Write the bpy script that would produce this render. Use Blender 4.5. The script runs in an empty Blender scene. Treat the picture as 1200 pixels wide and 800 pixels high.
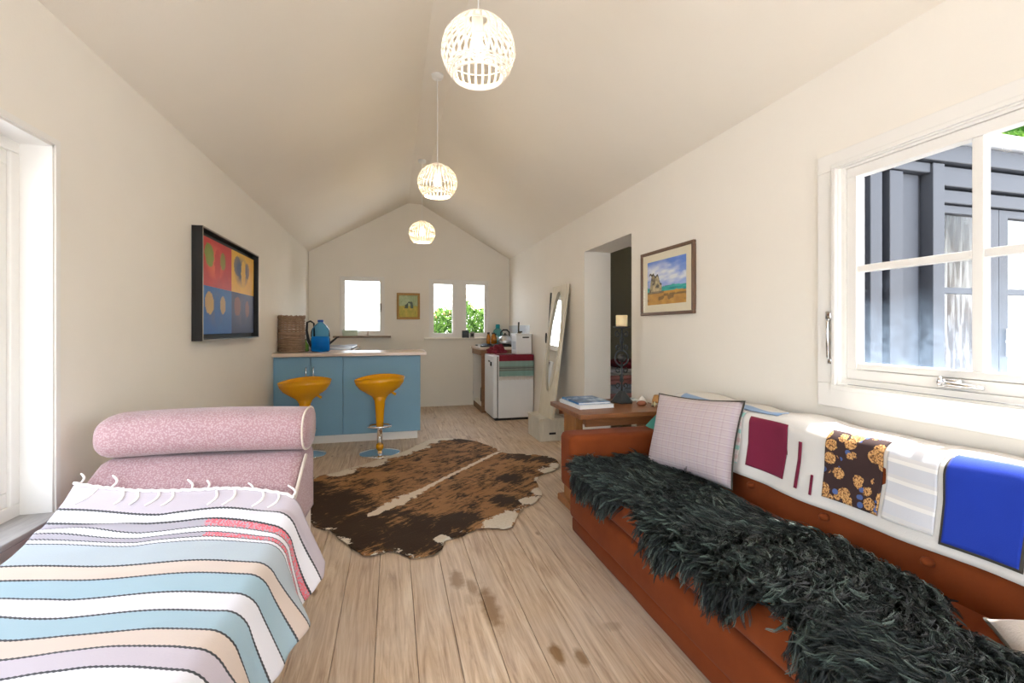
import bpy, bmesh, math, random
import numpy as np
from mathutils import Vector, Matrix
random.seed(7); rng = np.random.default_rng(7)
sc = bpy.context.scene
C = sc.collection
pi = math.pi

# ------------------------------------------------------------------ camera, sky, sun, exposure
cam_d = bpy.data.cameras.new('camera'); cam = bpy.data.objects.new('camera', cam_d); C.objects.link(cam)
cam_d.sensor_width = 36; cam_d.lens = 16.2; cam_d.shift_y = -15/1200; cam_d.clip_start = 0.02
cam.location = (0, 0, 1.2); cam.rotation_euler = (pi/2, 0, -math.radians(14.58))
sc.camera = cam
w = bpy.data.worlds.new('sky'); sc.world = w; w.use_nodes = True
wn = w.node_tree; bg = wn.nodes['Background']
sky = wn.nodes.new('ShaderNodeTexSky'); sky.sky_type = 'NISHITA'; sky.sun_disc = False
sky.sun_elevation = math.radians(60); sky.sun_rotation = math.radians(90); sky.dust_density = 3.0; sky.air_density = 1.0
mixw = wn.nodes.new('ShaderNodeMix'); mixw.data_type = 'RGBA'; mixw.inputs[0].default_value = 0.55
wn.links.new(sky.outputs[0], mixw.inputs[6]); mixw.inputs[7].default_value = (4.05, 4.1, 4.15, 1)
wn.links.new(mixw.outputs[2], bg.inputs[0]); bg.inputs[1].default_value = 1.0
sun_d = bpy.data.lights.new('sun', 'SUN'); sun_d.energy = 16; sun_d.angle = math.radians(0.6); sun_d.color = (1, .985, .96)
sun = bpy.data.objects.new('sun', sun_d); C.objects.link(sun); sun.location = (6, 1, 12)
sun.rotation_euler = Vector((1, 0.02, 2.0)).to_track_quat('Z', 'Y').to_euler()
vs = sc.view_settings; vs.view_transform = 'Standard'; vs.look = 'None'; vs.gamma = 1; vs.use_curve_mapping = False
vs.exposure = 0.95
LAMP_W = 1.0
sc.cycles.max_bounces = 12; sc.cycles.diffuse_bounces = 8; sc.cycles.transparent_max_bounces = 16
sc.cycles.sample_clamp_indirect = 8; sc.cycles.caustics_reflective = False; sc.cycles.caustics_refractive = False

# ------------------------------------------------------------------ colour and material helpers
def lin(v):
    v = v/255.0
    return v/12.92 if v <= .04045 else ((v+.055)/1.055)**2.4
def c(r, g, b): return (lin(r), lin(g), lin(b), 1)
MAT = {}
class N:                                            # tiny node helper
    def __init__(s, name):
        s.m = bpy.data.materials.new(name); s.m.use_nodes = True; s.t = s.m.node_tree
        s.p = s.t.nodes['Principled BSDF']; s.out = s.t.nodes['Material Output']; MAT[name] = s.m
    def n(s, typ, **k):
        q = s.t.nodes.new('ShaderNode'+typ)
        for a, b in k.items(): setattr(q, a, b)
        return q
    def l(s, a, b): s.t.links.new(a, b)
    def noise(s, vec, scale, detail=4, rough=.55, dist=0):
        q = s.n('TexNoise'); q.inputs['Scale'].default_value = scale; q.inputs['Detail'].default_value = detail
        q.inputs['Roughness'].default_value = rough; q.inputs['Distortion'].default_value = dist
        if vec is not None: s.l(vec, q.inputs['Vector'])
        return q.outputs['Fac']
    def coord(s, kind='Object', scale=(1, 1, 1)):
        q = s.n('TexCoord').outputs[kind] if kind != 'Position' else s.n('NewGeometry').outputs['Position']
        if scale == (1, 1, 1): return q
        mp = s.n('Mapping'); mp.inputs['Scale'].default_value = scale; s.l(q, mp.inputs[0]); return mp.outputs[0]
    def ramp(s, fac, stops, interp='LINEAR'):
        q = s.n('ValToRGB'); e = q.color_ramp.elements; q.color_ramp.interpolation = interp
        while len(e) < len(stops): e.new(0.5)
        for k, (p, col) in zip(e, stops): k.position = p; k.color = col if len(col) == 4 else (*col, 1)
        if fac is not None: s.l(fac, q.inputs[0])
        return q.outputs[0]
    def mix(s, fac, a, b, mode='MIX'):
        q = s.n('Mix'); q.data_type = 'RGBA'; q.blend_type = mode
        for sock, v in ((q.inputs[0], fac), (q.inputs[6], a), (q.inputs[7], b)):
            if isinstance(v, (int, float)): sock.default_value = v
            elif isinstance(v, tuple): sock.default_value = v
            else: s.l(v, sock)
        return q.outputs[2]
    def math(s, op, a, b=0.0, cc=None):
        q = s.n('Math'); q.operation = op
        for i, v in enumerate((a, b) if cc is None else (a, b, cc)):
            if isinstance(v, (int, float)): q.inputs[i].default_value = v
            else: s.l(v, q.inputs[i])
        return q.outputs[0]
    def bump(s, h, strength=.2, dist=.01):
        q = s.n('Bump'); q.inputs['Strength'].default_value = strength; q.inputs['Distance'].default_value = dist
        s.l(h, q.inputs['Height']); s.l(q.outputs[0], s.p.inputs['Normal'])
    def set(s, col=None, rough=None, metal=None, **k):
        if col is not None:
            if isinstance(col, tuple): s.p.inputs['Base Color'].default_value = col
            else: s.l(col, s.p.inputs['Base Color'])
        if rough is not None: s.p.inputs['Roughness'].default_value = rough
        if metal is not None: s.p.inputs['Metallic'].default_value = metal
        for a, b in k.items(): s.p.inputs[a.replace('_', ' ')].default_value = b
        return s.m
def dark(col, f): return (col[0]*f, col[1]*f, col[2]*f, 1)
def simple(name, col, rough=.6, metal=0, var=.12, scale=12, bump=0, bscale=60, **k):
    m = N(name); v = m.coord()
    f = m.noise(v, scale)
    m.set(m.mix(f, dark(col, 1-var), dark(col, 1+var)), rough, metal, **k)
    if bump: m.bump(m.noise(v, bscale), bump, .01)
    return m.m

simple('wall_paint', c(229, 224, 214), .75, var=.03, scale=3, bump=.05, bscale=90)
simple('ceiling_paint', c(230, 223, 210), .8, var=.03, scale=2, bump=.03, bscale=90)
simple('white_paint', c(226, 224, 219), .4, var=.03, scale=8)
simple('white_enamel', c(225, 228, 232), .3, var=.03, scale=6)
simple('white_plastic', c(228, 228, 224), .4, var=.02)
simple('blue_cabinet', c(118, 163, 190), .5, var=.05, scale=5)
simple('worktop', c(206, 190, 176), .25, var=.06, scale=30)
simple('chrome', (.75, .76, .78, 1), .12, 1, var=.04)
simple('steel', (.6, .61, .63, 1), .28, 1, var=.08)
simple('iron', c(62, 66, 70), .55, .6, var=.25, scale=40, bump=.2)
simple('black_plastic', c(22, 22, 24), .45)
simple('black_frame', c(16, 15, 16), .55, bump=.2, bscale=120)
simple('silver_edge', c(150, 142, 130), .35, .7)
simple('yellow_gloss', c(220, 156, 12), .16, var=.06, scale=6)
simple('old_gold', c(150, 112, 48), .45, .3, var=.3, scale=50)
simple('mat_board', c(228, 220, 196), .8, var=.03)
simple('dark_bronze', c(70, 62, 50), .5, .5)
simple('teal_plastic', c(20, 140, 150), .4)
simple('candle_wax', c(232, 214, 170), .5, var=.05, Subsurface_Weight=.2)
simple('shell', c(232, 222, 214), .4, var=.1, scale=50)
simple('terracotta', c(150, 92, 66), .7, var=.15, scale=40)
simple('pot_wood', c(190, 140, 80), .6, var=.2, scale=60)
simple('green_glass', c(110, 150, 60), .15, var=.1)
simple('amber', c(176, 110, 34), .25, var=.3, scale=60)
simple('paper', c(235, 235, 232), .8, var=.03)
simple('maroon_cloth', c(112, 16, 38), .85, var=.25, scale=30, bump=.3)
simple('pale_green', c(196, 212, 196), .5)
simple('concrete', c(150, 148, 140), .8, var=.15)
simple('mirror', (.92, .93, .93, 1), .02, 1, var=.0)
simple('fringe_white', c(238, 234, 230), .9, var=.04)
simple('dark_void', c(30, 28, 26), .8)
simple('roof_metal', c(120, 124, 128), .5, .3)

def wood(name, c0, c1, axis='Y', scale=1.0, rough=.5):
    m = N(name); st = {'X': (1.5, 14, 14), 'Y': (14, 1.5, 14), 'Z': (14, 14, 1.5)}[axis]
    v = m.coord('Object', tuple(k*scale for k in st))
    f = m.noise(v, 2.2, 6, .65, 1.2); g = m.noise(m.coord('Object', tuple(k*scale*4 for k in st)), 3, 3)
    col = m.mix(g, m.ramp(f, [(.25, c0), (.75, c1)]), dark(c0, .7), 'MIX')
    q = m.mix(m.math('MULTIPLY', g, .35), m.ramp(f, [(.25, c0), (.75, c1)]), dark(c0, .6))
    m.set(q, rough); m.bump(f, .12, .004); return m.m
wood('table_wood', c(112, 66, 36), c(156, 102, 60), 'X', 1, .4)
wood('table_wood_upright', c(132, 84, 40), c(174, 118, 62), 'Z', 1, .45)
wood('frame_wood', c(88, 62, 46), c(122, 92, 70), 'Z', 2, .4)
wood('sill_wood', c(118, 100, 82), c(158, 138, 118), 'X', 1, .6)
wood('grey_sill', c(150, 148, 146), c(190, 188, 184), 'Y', 1, .6)
wood('raw_wood', c(120, 84, 56), c(160, 118, 84), 'Y', 1, .6)
wood('cream_board', c(206, 198, 176), c(226, 219, 200), 'Z', .6, .55)
wood('white_box_wood', c(196, 194, 182), c(222, 220, 210), 'Z', .8, .65)

# floor planks: worn pine, tint changes from board to board, stains at fixed places on the floor
def floor_mat():
    m = N('floor_pine'); pos = m.coord('Position')
    oi = m.n('ObjectInfo'); rnd = oi.outputs['Random']
    vm = m.n('VectorMath'); vm.operation = 'ADD'; m.l(pos, vm.inputs[0])
    cb = m.n('CombineXYZ'); m.l(m.math('MULTIPLY', rnd, 37), cb.inputs[0]); m.l(m.math('MULTIPLY', rnd, 91), cb.inputs[1]); m.l(cb.outputs[0], vm.inputs[1])
    mp = m.n('Mapping'); mp.inputs['Scale'].default_value = (11, .8, 1); m.l(vm.outputs[0], mp.inputs[0])
    f = m.noise(mp.outputs[0], 1.5, 7, .62, 2.4)
    mp2 = m.n('Mapping'); mp2.inputs['Scale'].default_value = (120, 4, 1); m.l(vm.outputs[0], mp2.inputs[0])
    g = m.noise(mp2.outputs[0], 1.0, 3, .6)
    base = m.ramp(f, [(.32, c(154, 126, 98)), (.44, c(190, 164, 136)), (.56, c(208, 185, 157)), (.68, c(224, 206, 182))])
    base = m.mix(m.math('MULTIPLY', rnd, .35), base, c(170, 150, 130))
    base = m.mix(m.ramp(g, [(.5, (0, 0, 0)), (.72, (.42, .42, .42))]), base, c(130, 102, 80))
    worn = m.noise(pos, 1.3, 5, .6); big = m.ramp(worn, [(.42, (0, 0, 0)), (.62, (1, 1, 1))])
    base = m.mix(m.math('MULTIPLY', big, .45), base, c(208, 196, 182))
    # knots
    vo = m.n('TexVoronoi'); vo.inputs['Scale'].default_value = 1.0
    mp3 = m.n('Mapping'); mp3.inputs['Scale'].default_value = (5, 2.2, 1); m.l(vm.outputs[0], mp3.inputs[0]); m.l(mp3.outputs[0], vo.inputs['Vector'])
    kn = m.ramp(vo.outputs['Distance'], [(.035, (1, 1, 1)), (.085, (0, 0, 0))])
    base = m.mix(m.math('MULTIPLY', kn, .75), base, c(104, 76, 54))
    # spilled stains
    wob = m.noise(pos, 22, 4)
    tot = None
    for (x, y, rx, ry, a) in [(.41, 1.95, .04, .17, .8), (.30, 2.2, .035, .10, .7), (.36, 2.12, .026, .08, .6), (.587, 1.61, .028, .066, .9), (.669, 1.565, .024, .05, .8), (.86, 1.70, .04, .03, .35), (.33, 2.02, .02, .05, .35)]:
        mm = m.n('Mapping'); mm.vector_type = 'TEXTURE'; mm.inputs['Location'].default_value = (x, y, 0); mm.inputs['Scale'].default_value = (rx, ry, 1); m.l(pos, mm.inputs[0])
        ln = m.n('VectorMath'); ln.operation = 'LENGTH'; m.l(mm.outputs[0], ln.inputs[0])
        d = m.math('ADD', ln.outputs['Value'], m.math('MULTIPLY', wob, 1.1))
        k = m.math('MULTIPLY', m.ramp(m.math('MULTIPLY', d, .5), [(.55, (1, 1, 1)), (.85, (0, 0, 0))]), a)
        tot = k if tot is None else m.math('MAXIMUM', tot, k)
    base = m.mix(tot, base, c(124, 90, 48))
    m.set(base, .5); r = m.math('MULTIPLY_ADD', g, .25, .34); m.l(r, m.p.inputs['Roughness'])
    m.bump(m.math('ADD', f, m.math('MULTIPLY', g, .6)), .18, .004)
floor_mat()

def fabric(name, col, col2=None, rough=.95, sheen=.4, wscale=400, bump=.25, big=3, **k):
    m = N(name); v = m.coord(); col2 = col2 or dark(col, .8)
    f = m.noise(v, big, 5, .6); q = m.mix(f, col2, col)
    m.set(q, rough, Sheen_Weight=sheen, Sheen_Roughness=.4, **k)
    m.bump(m.noise(v, wscale, 2), bump, .002); return m
fabric('velvet_rust', c(136, 66, 26), c(98, 42, 14), .88, .05, 250, .2, 5, Specular_IOR_Level=.2)
m = fabric('pink_weave', c(196, 154, 158), c(172, 128, 134), .9, .4, 300, .3, 2)
def pink():
    m = N('pink_velour'); v = m.coord('Object', (1, 1, 1))
    vo = m.n('TexVoronoi'); vo.inputs['Scale'].default_value = 150; m.l(v, vo.inputs['Vector'])
    sp = m.ramp(vo.outputs['Distance'], [(.25, (1, 1, 1)), (.6, (0, 0, 0))])
    base = m.mix(m.noise(v, 3), c(142, 106, 110), c(162, 128, 131))
    m.set(m.mix(m.math('MULTIPLY', sp, .42), base, c(196, 178, 176)), .85, Sheen_Weight=.25)
    m.bump(vo.outputs['Distance'], .35, .003)
pink()
fabric('cream_piping', c(214, 200, 184), None, .9, .2)
fabric('white_quilt', c(226, 222, 216), c(210, 206, 200), .9, .1, 200, .2, 6)
fabric('maroon_patch', c(126, 20, 58), c(104, 14, 46), .9, .1)
fabric('blue_patch', c(14, 58, 178), c(8, 44, 150), .85, .1)
fabric('olive_trim', c(70, 66, 56), None, .9, .1)
fabric('lightblue_patch', c(150, 178, 214), None, .9, .1)
fabric('teal_patch', c(60, 140, 130), None, .9, .1)
fabric('cushion_knit', c(214, 204, 194), c(190, 178, 168), .95, .1, 160, .8, 40)
def striped(name, cols, axis, period, rough=.9, noise=.02, plaid=None):
    """repeat stripes along one object axis; cols = [(pos, colour)]"""
    m = N(name); v = m.coord(); sx = m.n('SeparateXYZ'); m.l(v, sx.inputs[0])
    q = m.math('DIVIDE', sx.outputs[axis], period); q = m.math('FRACT', q)
    col = m.ramp(q, cols, 'CONSTANT')
    if plaid:
        ax2, per2, cols2, f = plaid
        q2 = m.math('FRACT', m.math('DIVIDE', sx.outputs[ax2], per2))
        col = m.mix(f, col, m.ramp(q2, cols2, 'CONSTANT'))
    col = m.mix(m.math('MULTIPLY', m.noise(v, 30), .2), col, c(225, 215, 210))
    m.set(col, rough, Sheen_Weight=.1); m.bump(m.noise(v, 220), .25, .002); return m.m
striped('plaid_pink', [(0, c(182, 164, 165)), (.35, c(164, 140, 146)), (.45, c(190, 176, 175)), (.7, c(144, 128, 130)), (.76, c(184, 168, 169))], 2, .036,
        plaid=(1, .05, [(0, c(180, 167, 170)), (.5, c(162, 144, 150)), (.62, c(182, 170, 174)), (.8, c(174, 162, 176))], .4))
striped('mint_stripe', [(0, c(224, 216, 210)), (.3, c(150, 206, 194)), (.55, c(224, 216, 210)), (.75, c(214, 190, 186))], 2, .075)
striped('grey_stripe', [(0, c(206, 208, 214)), (.62, c(236, 234, 230)), (.82, c(214, 212, 212))], 2, .062)
def floral():
    m = N('floral_patch'); v = m.coord()
    vo = m.n('TexVoronoi'); vo.inputs['Scale'].default_value = 22; m.l(v, vo.inputs['Vector'])
    d = m.math('ADD', vo.outputs['Distance'], m.math('MULTIPLY', m.noise(v, 130, 2), .22))
    pet = m.noise(v, 190, 3)
    tan = m.ramp(pet, [(.38, c(74, 44, 26)), (.5, c(196, 142, 84)), (.7, c(226, 184, 124))])
    col = m.mix(m.math('LESS_THAN', d, .62), c(56, 36, 34), tan)
    v2 = m.n('TexVoronoi'); v2.inputs['Scale'].default_value = 30; m.l(v, v2.inputs['Vector'])
    blue = m.math('MULTIPLY', m.math('LESS_THAN', v2.outputs['Distance'], .33), m.math('GREATER_THAN', d, .6))
    sep = m.n('SeparateColor'); m.l(v2.outputs['Color'], sep.inputs[0])
    blue = m.math('MULTIPLY', blue, m.math('GREATER_THAN', sep.outputs[0], .45))
    m.set(m.mix(blue, col, c(74, 96, 150)), .9)
floral()
def throw_mat():
    m = N('throw_stripes'); a = m.n('Attribute'); a.attribute_name = 'stripe'; sx = m.n('SeparateXYZ'); m.l(a.outputs['Vector'], sx.inputs[0])
    zig = m.math('MULTIPLY', m.math('PINGPONG', m.math('MULTIPLY', sx.outputs[1], 1.0), .006), .35)
    s = m.math('ADD', sx.outputs[0], zig)
    W = c(214, 212, 214); G = c(184, 174, 180); L = c(166, 176, 180); Be = c(202, 184, 168); Bl = c(148, 174, 183); K = c(30, 32, 34); H = c(160, 154, 160)
    st = []; L0, L1 = .276, 1.40
    seq = [(.28, G, .401), (.407, W, .450), (.455, H, .480), (.483, W, .500), (.503, H, .518), (.520, W, .532), (.535, L, .622), (.626, Be, .682), (.687, Bl, .769), (.774, W, .843), (.849, Bl, .921), (.927, Be, .985), (.992, G, 1.05), (1.057, W, 1.12), (1.127, Bl, 1.20), (1.207, Be, 1.28)]
    for k, (a0, col, a1) in enumerate(seq):
        st.append(((a0-.004-L0)/(L1-L0), col))
    q = m.math('DIVIDE', m.math('SUBTRACT', s, L0), L1-L0)
    col = m.ramp(q, st, 'CONSTANT')
    ln = None
    for (a0, _c, a1), (b0, _d, b1) in zip(seq, seq[1:]):
        hw_ = .0016 if .45 < a1 < .54 else .0034
        k = m.math('LESS_THAN', m.math('ABSOLUTE', m.math('SUBTRACT', s, (a1+b0)/2)), hw_)
        ln = k if ln is None else m.math('MAXIMUM', ln, k)
    black = ln
    # reddish ikat weave where the cloth folds over the right edge
    w1 = m.math('MULTIPLY', m.math('GREATER_THAN', s, .4555), m.math('LESS_THAN', s, .4795))
    w2 = m.math('MULTIPLY', m.math('GREATER_THAN', s, .5035), m.math('LESS_THAN', s, .5175))
    edge = m.math('GREATER_THAN', m.math('ADD', sx.outputs[1], m.math('MULTIPLY', m.noise(m.coord(), 30), .3)), .66)
    fl = m.math('GREATER_THAN', m.noise(m.coord('Object', (260, 90, 260)), 1, 2), .47)
    f = m.math('MULTIPLY', m.math('MULTIPLY', m.math('ADD', w1, w2), edge), fl)
    col = m.mix(f, col, c(222, 88, 100))
    col = m.mix(black, col, K)
    col = m.mix(m.math('MULTIPLY', m.noise(m.coord(), 5), .12), col, c(210, 208, 210))
    m.set(col, .95)
    mp = m.coord('Object', (90, 500, 90)); m.bump(m.noise(mp, 1.5, 2), .35, .002)
throw_mat()

def glass_mat(name, tint=(1, 1, 1, 1), gloss=.06, dirt=None, rough=.0):
    m = N(name); t = m.n('BsdfTransparent'); t.inputs[0].default_value = tint
    g = m.n('BsdfGlossy'); g.inputs['Roughness'].default_value = rough
    fr = m.n('LayerWeight'); fr.inputs[0].default_value = .12
    mx = m.n('MixShader'); m.l(m.math('MULTIPLY', fr.outputs['Fresnel'], gloss/.06*.35), mx.inputs[0]); m.l(t.outputs[0], mx.inputs[1]); m.l(g.outputs[0], mx.inputs[2])
    last = mx.outputs[0]
    if dirt:
        pos = m.coord('Position'); sx = m.n('SeparateXYZ'); m.l(pos, sx.inputs[0])
        z0, z1, amt = dirt
        h = m.n('MapRange'); h.inputs[1].default_value = z0; h.inputs[2].default_value = z1; h.inputs[3].default_value = 1; h.inputs[4].default_value = 0
        m.l(m.math('ADD', sx.outputs[2], m.math('MULTIPLY_ADD', m.noise(pos, 7, 4), .3, -.15)), h.inputs[0])
        spot = m.ramp(m.noise(pos, 160, 2), [(.68, (0, 0, 0)), (.72, (1, 1, 1))])
        f = m.math('ADD', m.math('MULTIPLY', m.math('MULTIPLY', h.outputs[0], m.noise(pos, 40, 4)), amt), m.math('MULTIPLY', spot, .05))
        df = m.n('BsdfTranslucent'); df.inputs[0].default_value = c(190, 215, 240)
        m2 = m.n('MixShader'); m.l(f, m2.inputs[0]); m.l(last, m2.inputs[1]); m.l(df.outputs[0], m2.inputs[2]); last = m2.outputs[0]
    m.l(last, m.out.inputs[0]); return m.m
glass_mat('window_glass'); glass_mat('salty_glass', dirt=(1.02, 1.36, .10)); glass_mat('clear_glass', (.93, .95, .95, 1), .1)
glass_mat('picture_glass', gloss=.04)
glass_mat('blue_bottle', (.42, .76, 1.0, 1), .25); glass_mat('teal_bottle', (.55, .82, .85, 1), .12)
def water():
    m = N('blue_water'); t = m.n('BsdfTransparent'); t.inputs[0].default_value = (.3, .72, .98, 1)
    d = m.n('BsdfTranslucent'); d.inputs[0].default_value = c(110, 215, 250); x = m.n('MixShader'); x.inputs[0].default_value = .7
    m.l(t.outputs[0], x.inputs[1]); m.l(d.outputs[0], x.inputs[2]); m.l(x.outputs[0], m.out.inputs[0])
water()
def rattan():
    m = N('white_rattan'); d = m.n('BsdfDiffuse'); d.inputs[0].default_value = c(244, 241, 236)
    t = m.n('BsdfTranslucent'); t.inputs[0].default_value = c(245, 236, 222); x = m.n('MixShader'); x.inputs[0].default_value = .2
    m.l(d.outputs[0], x.inputs[1]); m.l(t.outputs[0], x.inputs[2]); m.l(x.outputs[0], m.out.inputs[0])
rattan()
m = N('bulb_glow'); m.set((1, .9, .75, 1), .3, Emission_Strength=7.0); m.p.inputs['Emission Color'].default_value = (1, .84, .62, 1)
def wicker():
    m = N('wicker'); v = m.coord(); f = m.noise(v, 25, 3)
    m.set(m.mix(f, c(112, 88, 68), c(176, 148, 122)), .8)
wicker()
def hide():
    m = N('brindle_hide'); v = m.coord('Position'); a = m.n('Attribute'); a.attribute_name = 'zone'; sp = m.n('SeparateColor'); m.l(a.outputs['Color'], sp.inputs[0])
    white, blk, spine = sp.outputs[0], sp.outputs[1], sp.outputs[2]
    mp = m.n('Mapping'); mp.inputs['Rotation'].default_value = (0, 0, math.radians(-38)); m.l(v, mp.inputs[0])
    mp2 = m.n('Mapping'); mp2.inputs['Scale'].default_value = (5, 19, 1); m.l(mp.outputs[0], mp2.inputs[0])
    streak = m.noise(mp2.outputs[0], 1.7, 7, .74, .8)
    fine = m.noise(m.coord('Position', (60, 60, 1)), 1.5, 3)
    tan = m.mix(m.noise(v, 3.2, 4), c(138, 94, 56), c(190, 146, 98))
    tan = m.mix(m.math('MULTIPLY', fine, .35), tan, c(86, 56, 36))
    wide = m.noise(v, 5, 5, .7, .6)
    k = m.math('ADD', m.math('MULTIPLY_ADD', streak, 3.2, -1.6), m.math('ADD', m.math('MULTIPLY_ADD', wide, 2.4, -1.2), m.math('MULTIPLY_ADD', blk, .75, .45)))
    k = m.ramp(k, [(.36, (0, 0, 0)), (.78, (1, 1, 1))])
    col = m.mix(m.math('MULTIPLY', k, .92), tan, c(27, 20, 17))
    wn_ = m.math('ADD', white, m.math('MULTIPLY_ADD', m.noise(v, 9, 6, .75), 4.0, -2.0))
    col = m.mix(m.ramp(wn_, [(.34, (0, 0, 0)), (.46, (1, 1, 1))]), col, m.mix(fine, c(196, 182, 158), c(232, 226, 214)))
    sn = m.math('ADD', spine, m.math('MULTIPLY_ADD', m.noise(v, 20, 5, .7), 2.6, -1.3))
    col = m.mix(m.ramp(sn, [(.45, (0, 0, 0)), (.62, (1, 1, 1))]), col, c(220, 206, 186))
    m.set(col, .75, Specular_IOR_Level=.2); m.bump(m.math('ADD', streak, fine), .3, .006)
hide()
def fleece_mat(name, a, b, cc):
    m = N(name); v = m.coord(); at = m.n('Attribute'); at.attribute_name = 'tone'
    col = m.ramp(at.outputs['Fac'], [(0, a), (.5, b), (1, cc)])  # pale end of the ramp paints highlights into the wool tips
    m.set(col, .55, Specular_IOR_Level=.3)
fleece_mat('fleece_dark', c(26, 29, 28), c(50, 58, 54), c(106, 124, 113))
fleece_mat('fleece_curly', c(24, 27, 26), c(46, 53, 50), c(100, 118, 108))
simple('pelt_hide', c(20, 24, 23), .9)
def vcol(name, rough=.6):
    m = N(name); a = m.n('Attribute'); a.attribute_name = 'paint'; m.set(a.outputs['Color'], rough)
    m.bump(m.noise(m.coord(), 150, 3), .25, .002)
vcol('brush_paint', .55)
def leafm(name, a, b, t=.35):
    m = N(name); at = m.n('Attribute'); at.attribute_name = 'tone'
    col = m.ramp(at.outputs['Fac'], [(0, a), (1, b)])
    d = m.n('BsdfDiffuse'); tr = m.n('BsdfTranslucent'); m.l(col, d.inputs[0]); m.l(col, tr.inputs[0]); x = m.n('MixShader'); x.inputs[0].default_value = t
    m.l(d.outputs[0], x.inputs[1]); m.l(tr.outputs[0], x.inputs[2]); m.l(x.outputs[0], m.out.inputs[0])
leafm('hedge_leaf', c(38, 70, 30), c(110, 142, 70)); leafm('tree_leaf', c(46, 92, 36), c(140, 176, 84)); leafm('blossom_leaf', c(200, 150, 110), c(235, 205, 160))
simple('bark', c(90, 74, 60), .9)
m = N('grass'); m.set(m.mix(m.noise(m.coord('Position'), 2, 6), c(92, 110, 56), c(150, 152, 92)), .95)
m = N('bounce_ground'); m.set(m.mix(m.noise(m.coord('Position'), 6, 6), c(164, 164, 164), c(190, 190, 190)), .95)  # outdoor ground made pale and neutral to bounce daylight onto the ceiling
m = fabric('shed_paint', c(32, 36, 44), c(27, 30, 37), .6, 0, 120, .15, 4)
simple('shed_gap', c(22, 24, 30), .8)
simple('fascia_paint', c(206, 210, 216), .5)
def corr():
    m = N('corrugated_iron'); v = m.coord(); m.set(m.mix(m.ramp(m.noise(m.coord('Object', (30, 30, 3)), 1, 5), [(.46, (0, 0, 0)), (.54, (1, 1, 1))]), c(150, 148, 145), c(66, 50, 40)), .7)
corr()

# ------------------------------------------------------------------ geometry helpers (world coordinates)
WL = {}
def meshify(bm, name):
    me = bpy.data.meshes.new(name); bm.to_mesh(me); bm.free(); return me
def props(o, label=None, cat=None, group=None, kind=None):
    if label: o['label'] = label
    if cat: o['category'] = cat
    if group: o['group'] = group
    if kind: o['kind'] = kind
    return o
def thing(name, label, cat, loc, group=None):
    o = bpy.data.objects.new(name, None); C.objects.link(o); o.location = loc; o.empty_display_size = .05
    WL[o] = Vector(loc); return props(o, label, cat, group)
def link(name, bm, mat, parent=None, smooth=False, me=None):
    if me is None:
        bmesh.ops.recalc_face_normals(bm, faces=bm.faces) if bm.faces else None
        me = meshify(bm, name)
    n = len(me.vertices); co = np.empty(n*3, np.float32); me.vertices.foreach_get('co', co); co = co.reshape(-1, 3)
    if parent is None:
        mn, mx = co.min(0), co.max(0); loc = Vector(((mn[0]+mx[0])/2, (mn[1]+mx[1])/2, mn[2]))
        loc = Vector([float(q) for q in loc])
    else: loc = WL[parent]
    co = co - np.array(loc, np.float32); me.vertices.foreach_set('co', co.ravel()); me.update()
    if mat: me.materials.append(MAT[mat])
    if smooth: me.polygons.foreach_set('use_smooth', [True]*len(me.polygons))
    o = bpy.data.objects.new(name, me); C.objects.link(o); WL[o] = loc
    if parent is None: o.location = loc
    else: o.parent = parent
    return o
def one(name, bm, mat, label, cat, group=None, smooth=False): return props(link(name, bm, mat, None, smooth), label, cat, group)
def struct(name, bm, mat, label=None, smooth=False): return props(link(name, bm, mat, None, smooth), label, None, None, 'structure')
def B(): return bmesh.new()
def box(bm, x0, x1, y0, y1, z0, z1, r=0, seg=2, M=None):
    vs_ = [bm.verts.new((x, y, z)) for x in (x0, x1) for y in (y0, y1) for z in (z0, z1)]
    fs = [bm.faces.new([vs_[i] for i in q]) for q in ((0, 1, 3, 2), (4, 6, 7, 5), (0, 4, 5, 1), (2, 3, 7, 6), (0, 2, 6, 4), (1, 5, 7, 3))]
    nv = vs_
    if r > 0:
        es = list({e for f in fs for e in f.edges})
        g = bmesh.ops.bevel(bm, geom=es, offset=r, segments=seg, profile=.5, affect='EDGES')
        nv = list({v for f in g['faces'] for v in f.verts} | {v for v in vs_ if v.is_valid})
    if M is not None: bmesh.ops.transform(bm, matrix=M, verts=nv)
    return bm
def bx(*a, **k): return box(B(), *a, **k)
def boxes(lst, r=0):
    bm = B()
    for a in lst: box(bm, *a, r=r)
    return bm
def lathe(bm, prof, cx=0, cy=0, cz=0, n=24, sx=1, sy=1, tilt=None):
    rings = []
    for (r, z) in prof:
        if r <= 1e-6: rings.append([bm.verts.new((cx, cy, cz+z))])
        else: rings.append([bm.verts.new((cx+r*sx*math.cos(2*pi*i/n), cy+r*sy*math.sin(2*pi*i/n), cz+z)) for i in range(n)])
    for a, b in zip(rings, rings[1:]):
        if len(a) == 1 and len(b) == 1: continue
        for i in range(n):
            j = (i+1) % n
            if len(a) == 1: bm.faces.new((a[0], b[i], b[j]))
            elif len(b) == 1: bm.faces.new((a[i], b[0], a[j]))
            else: bm.faces.new((a[i], b[i], b[j], a[j]))
    return bm
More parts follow.
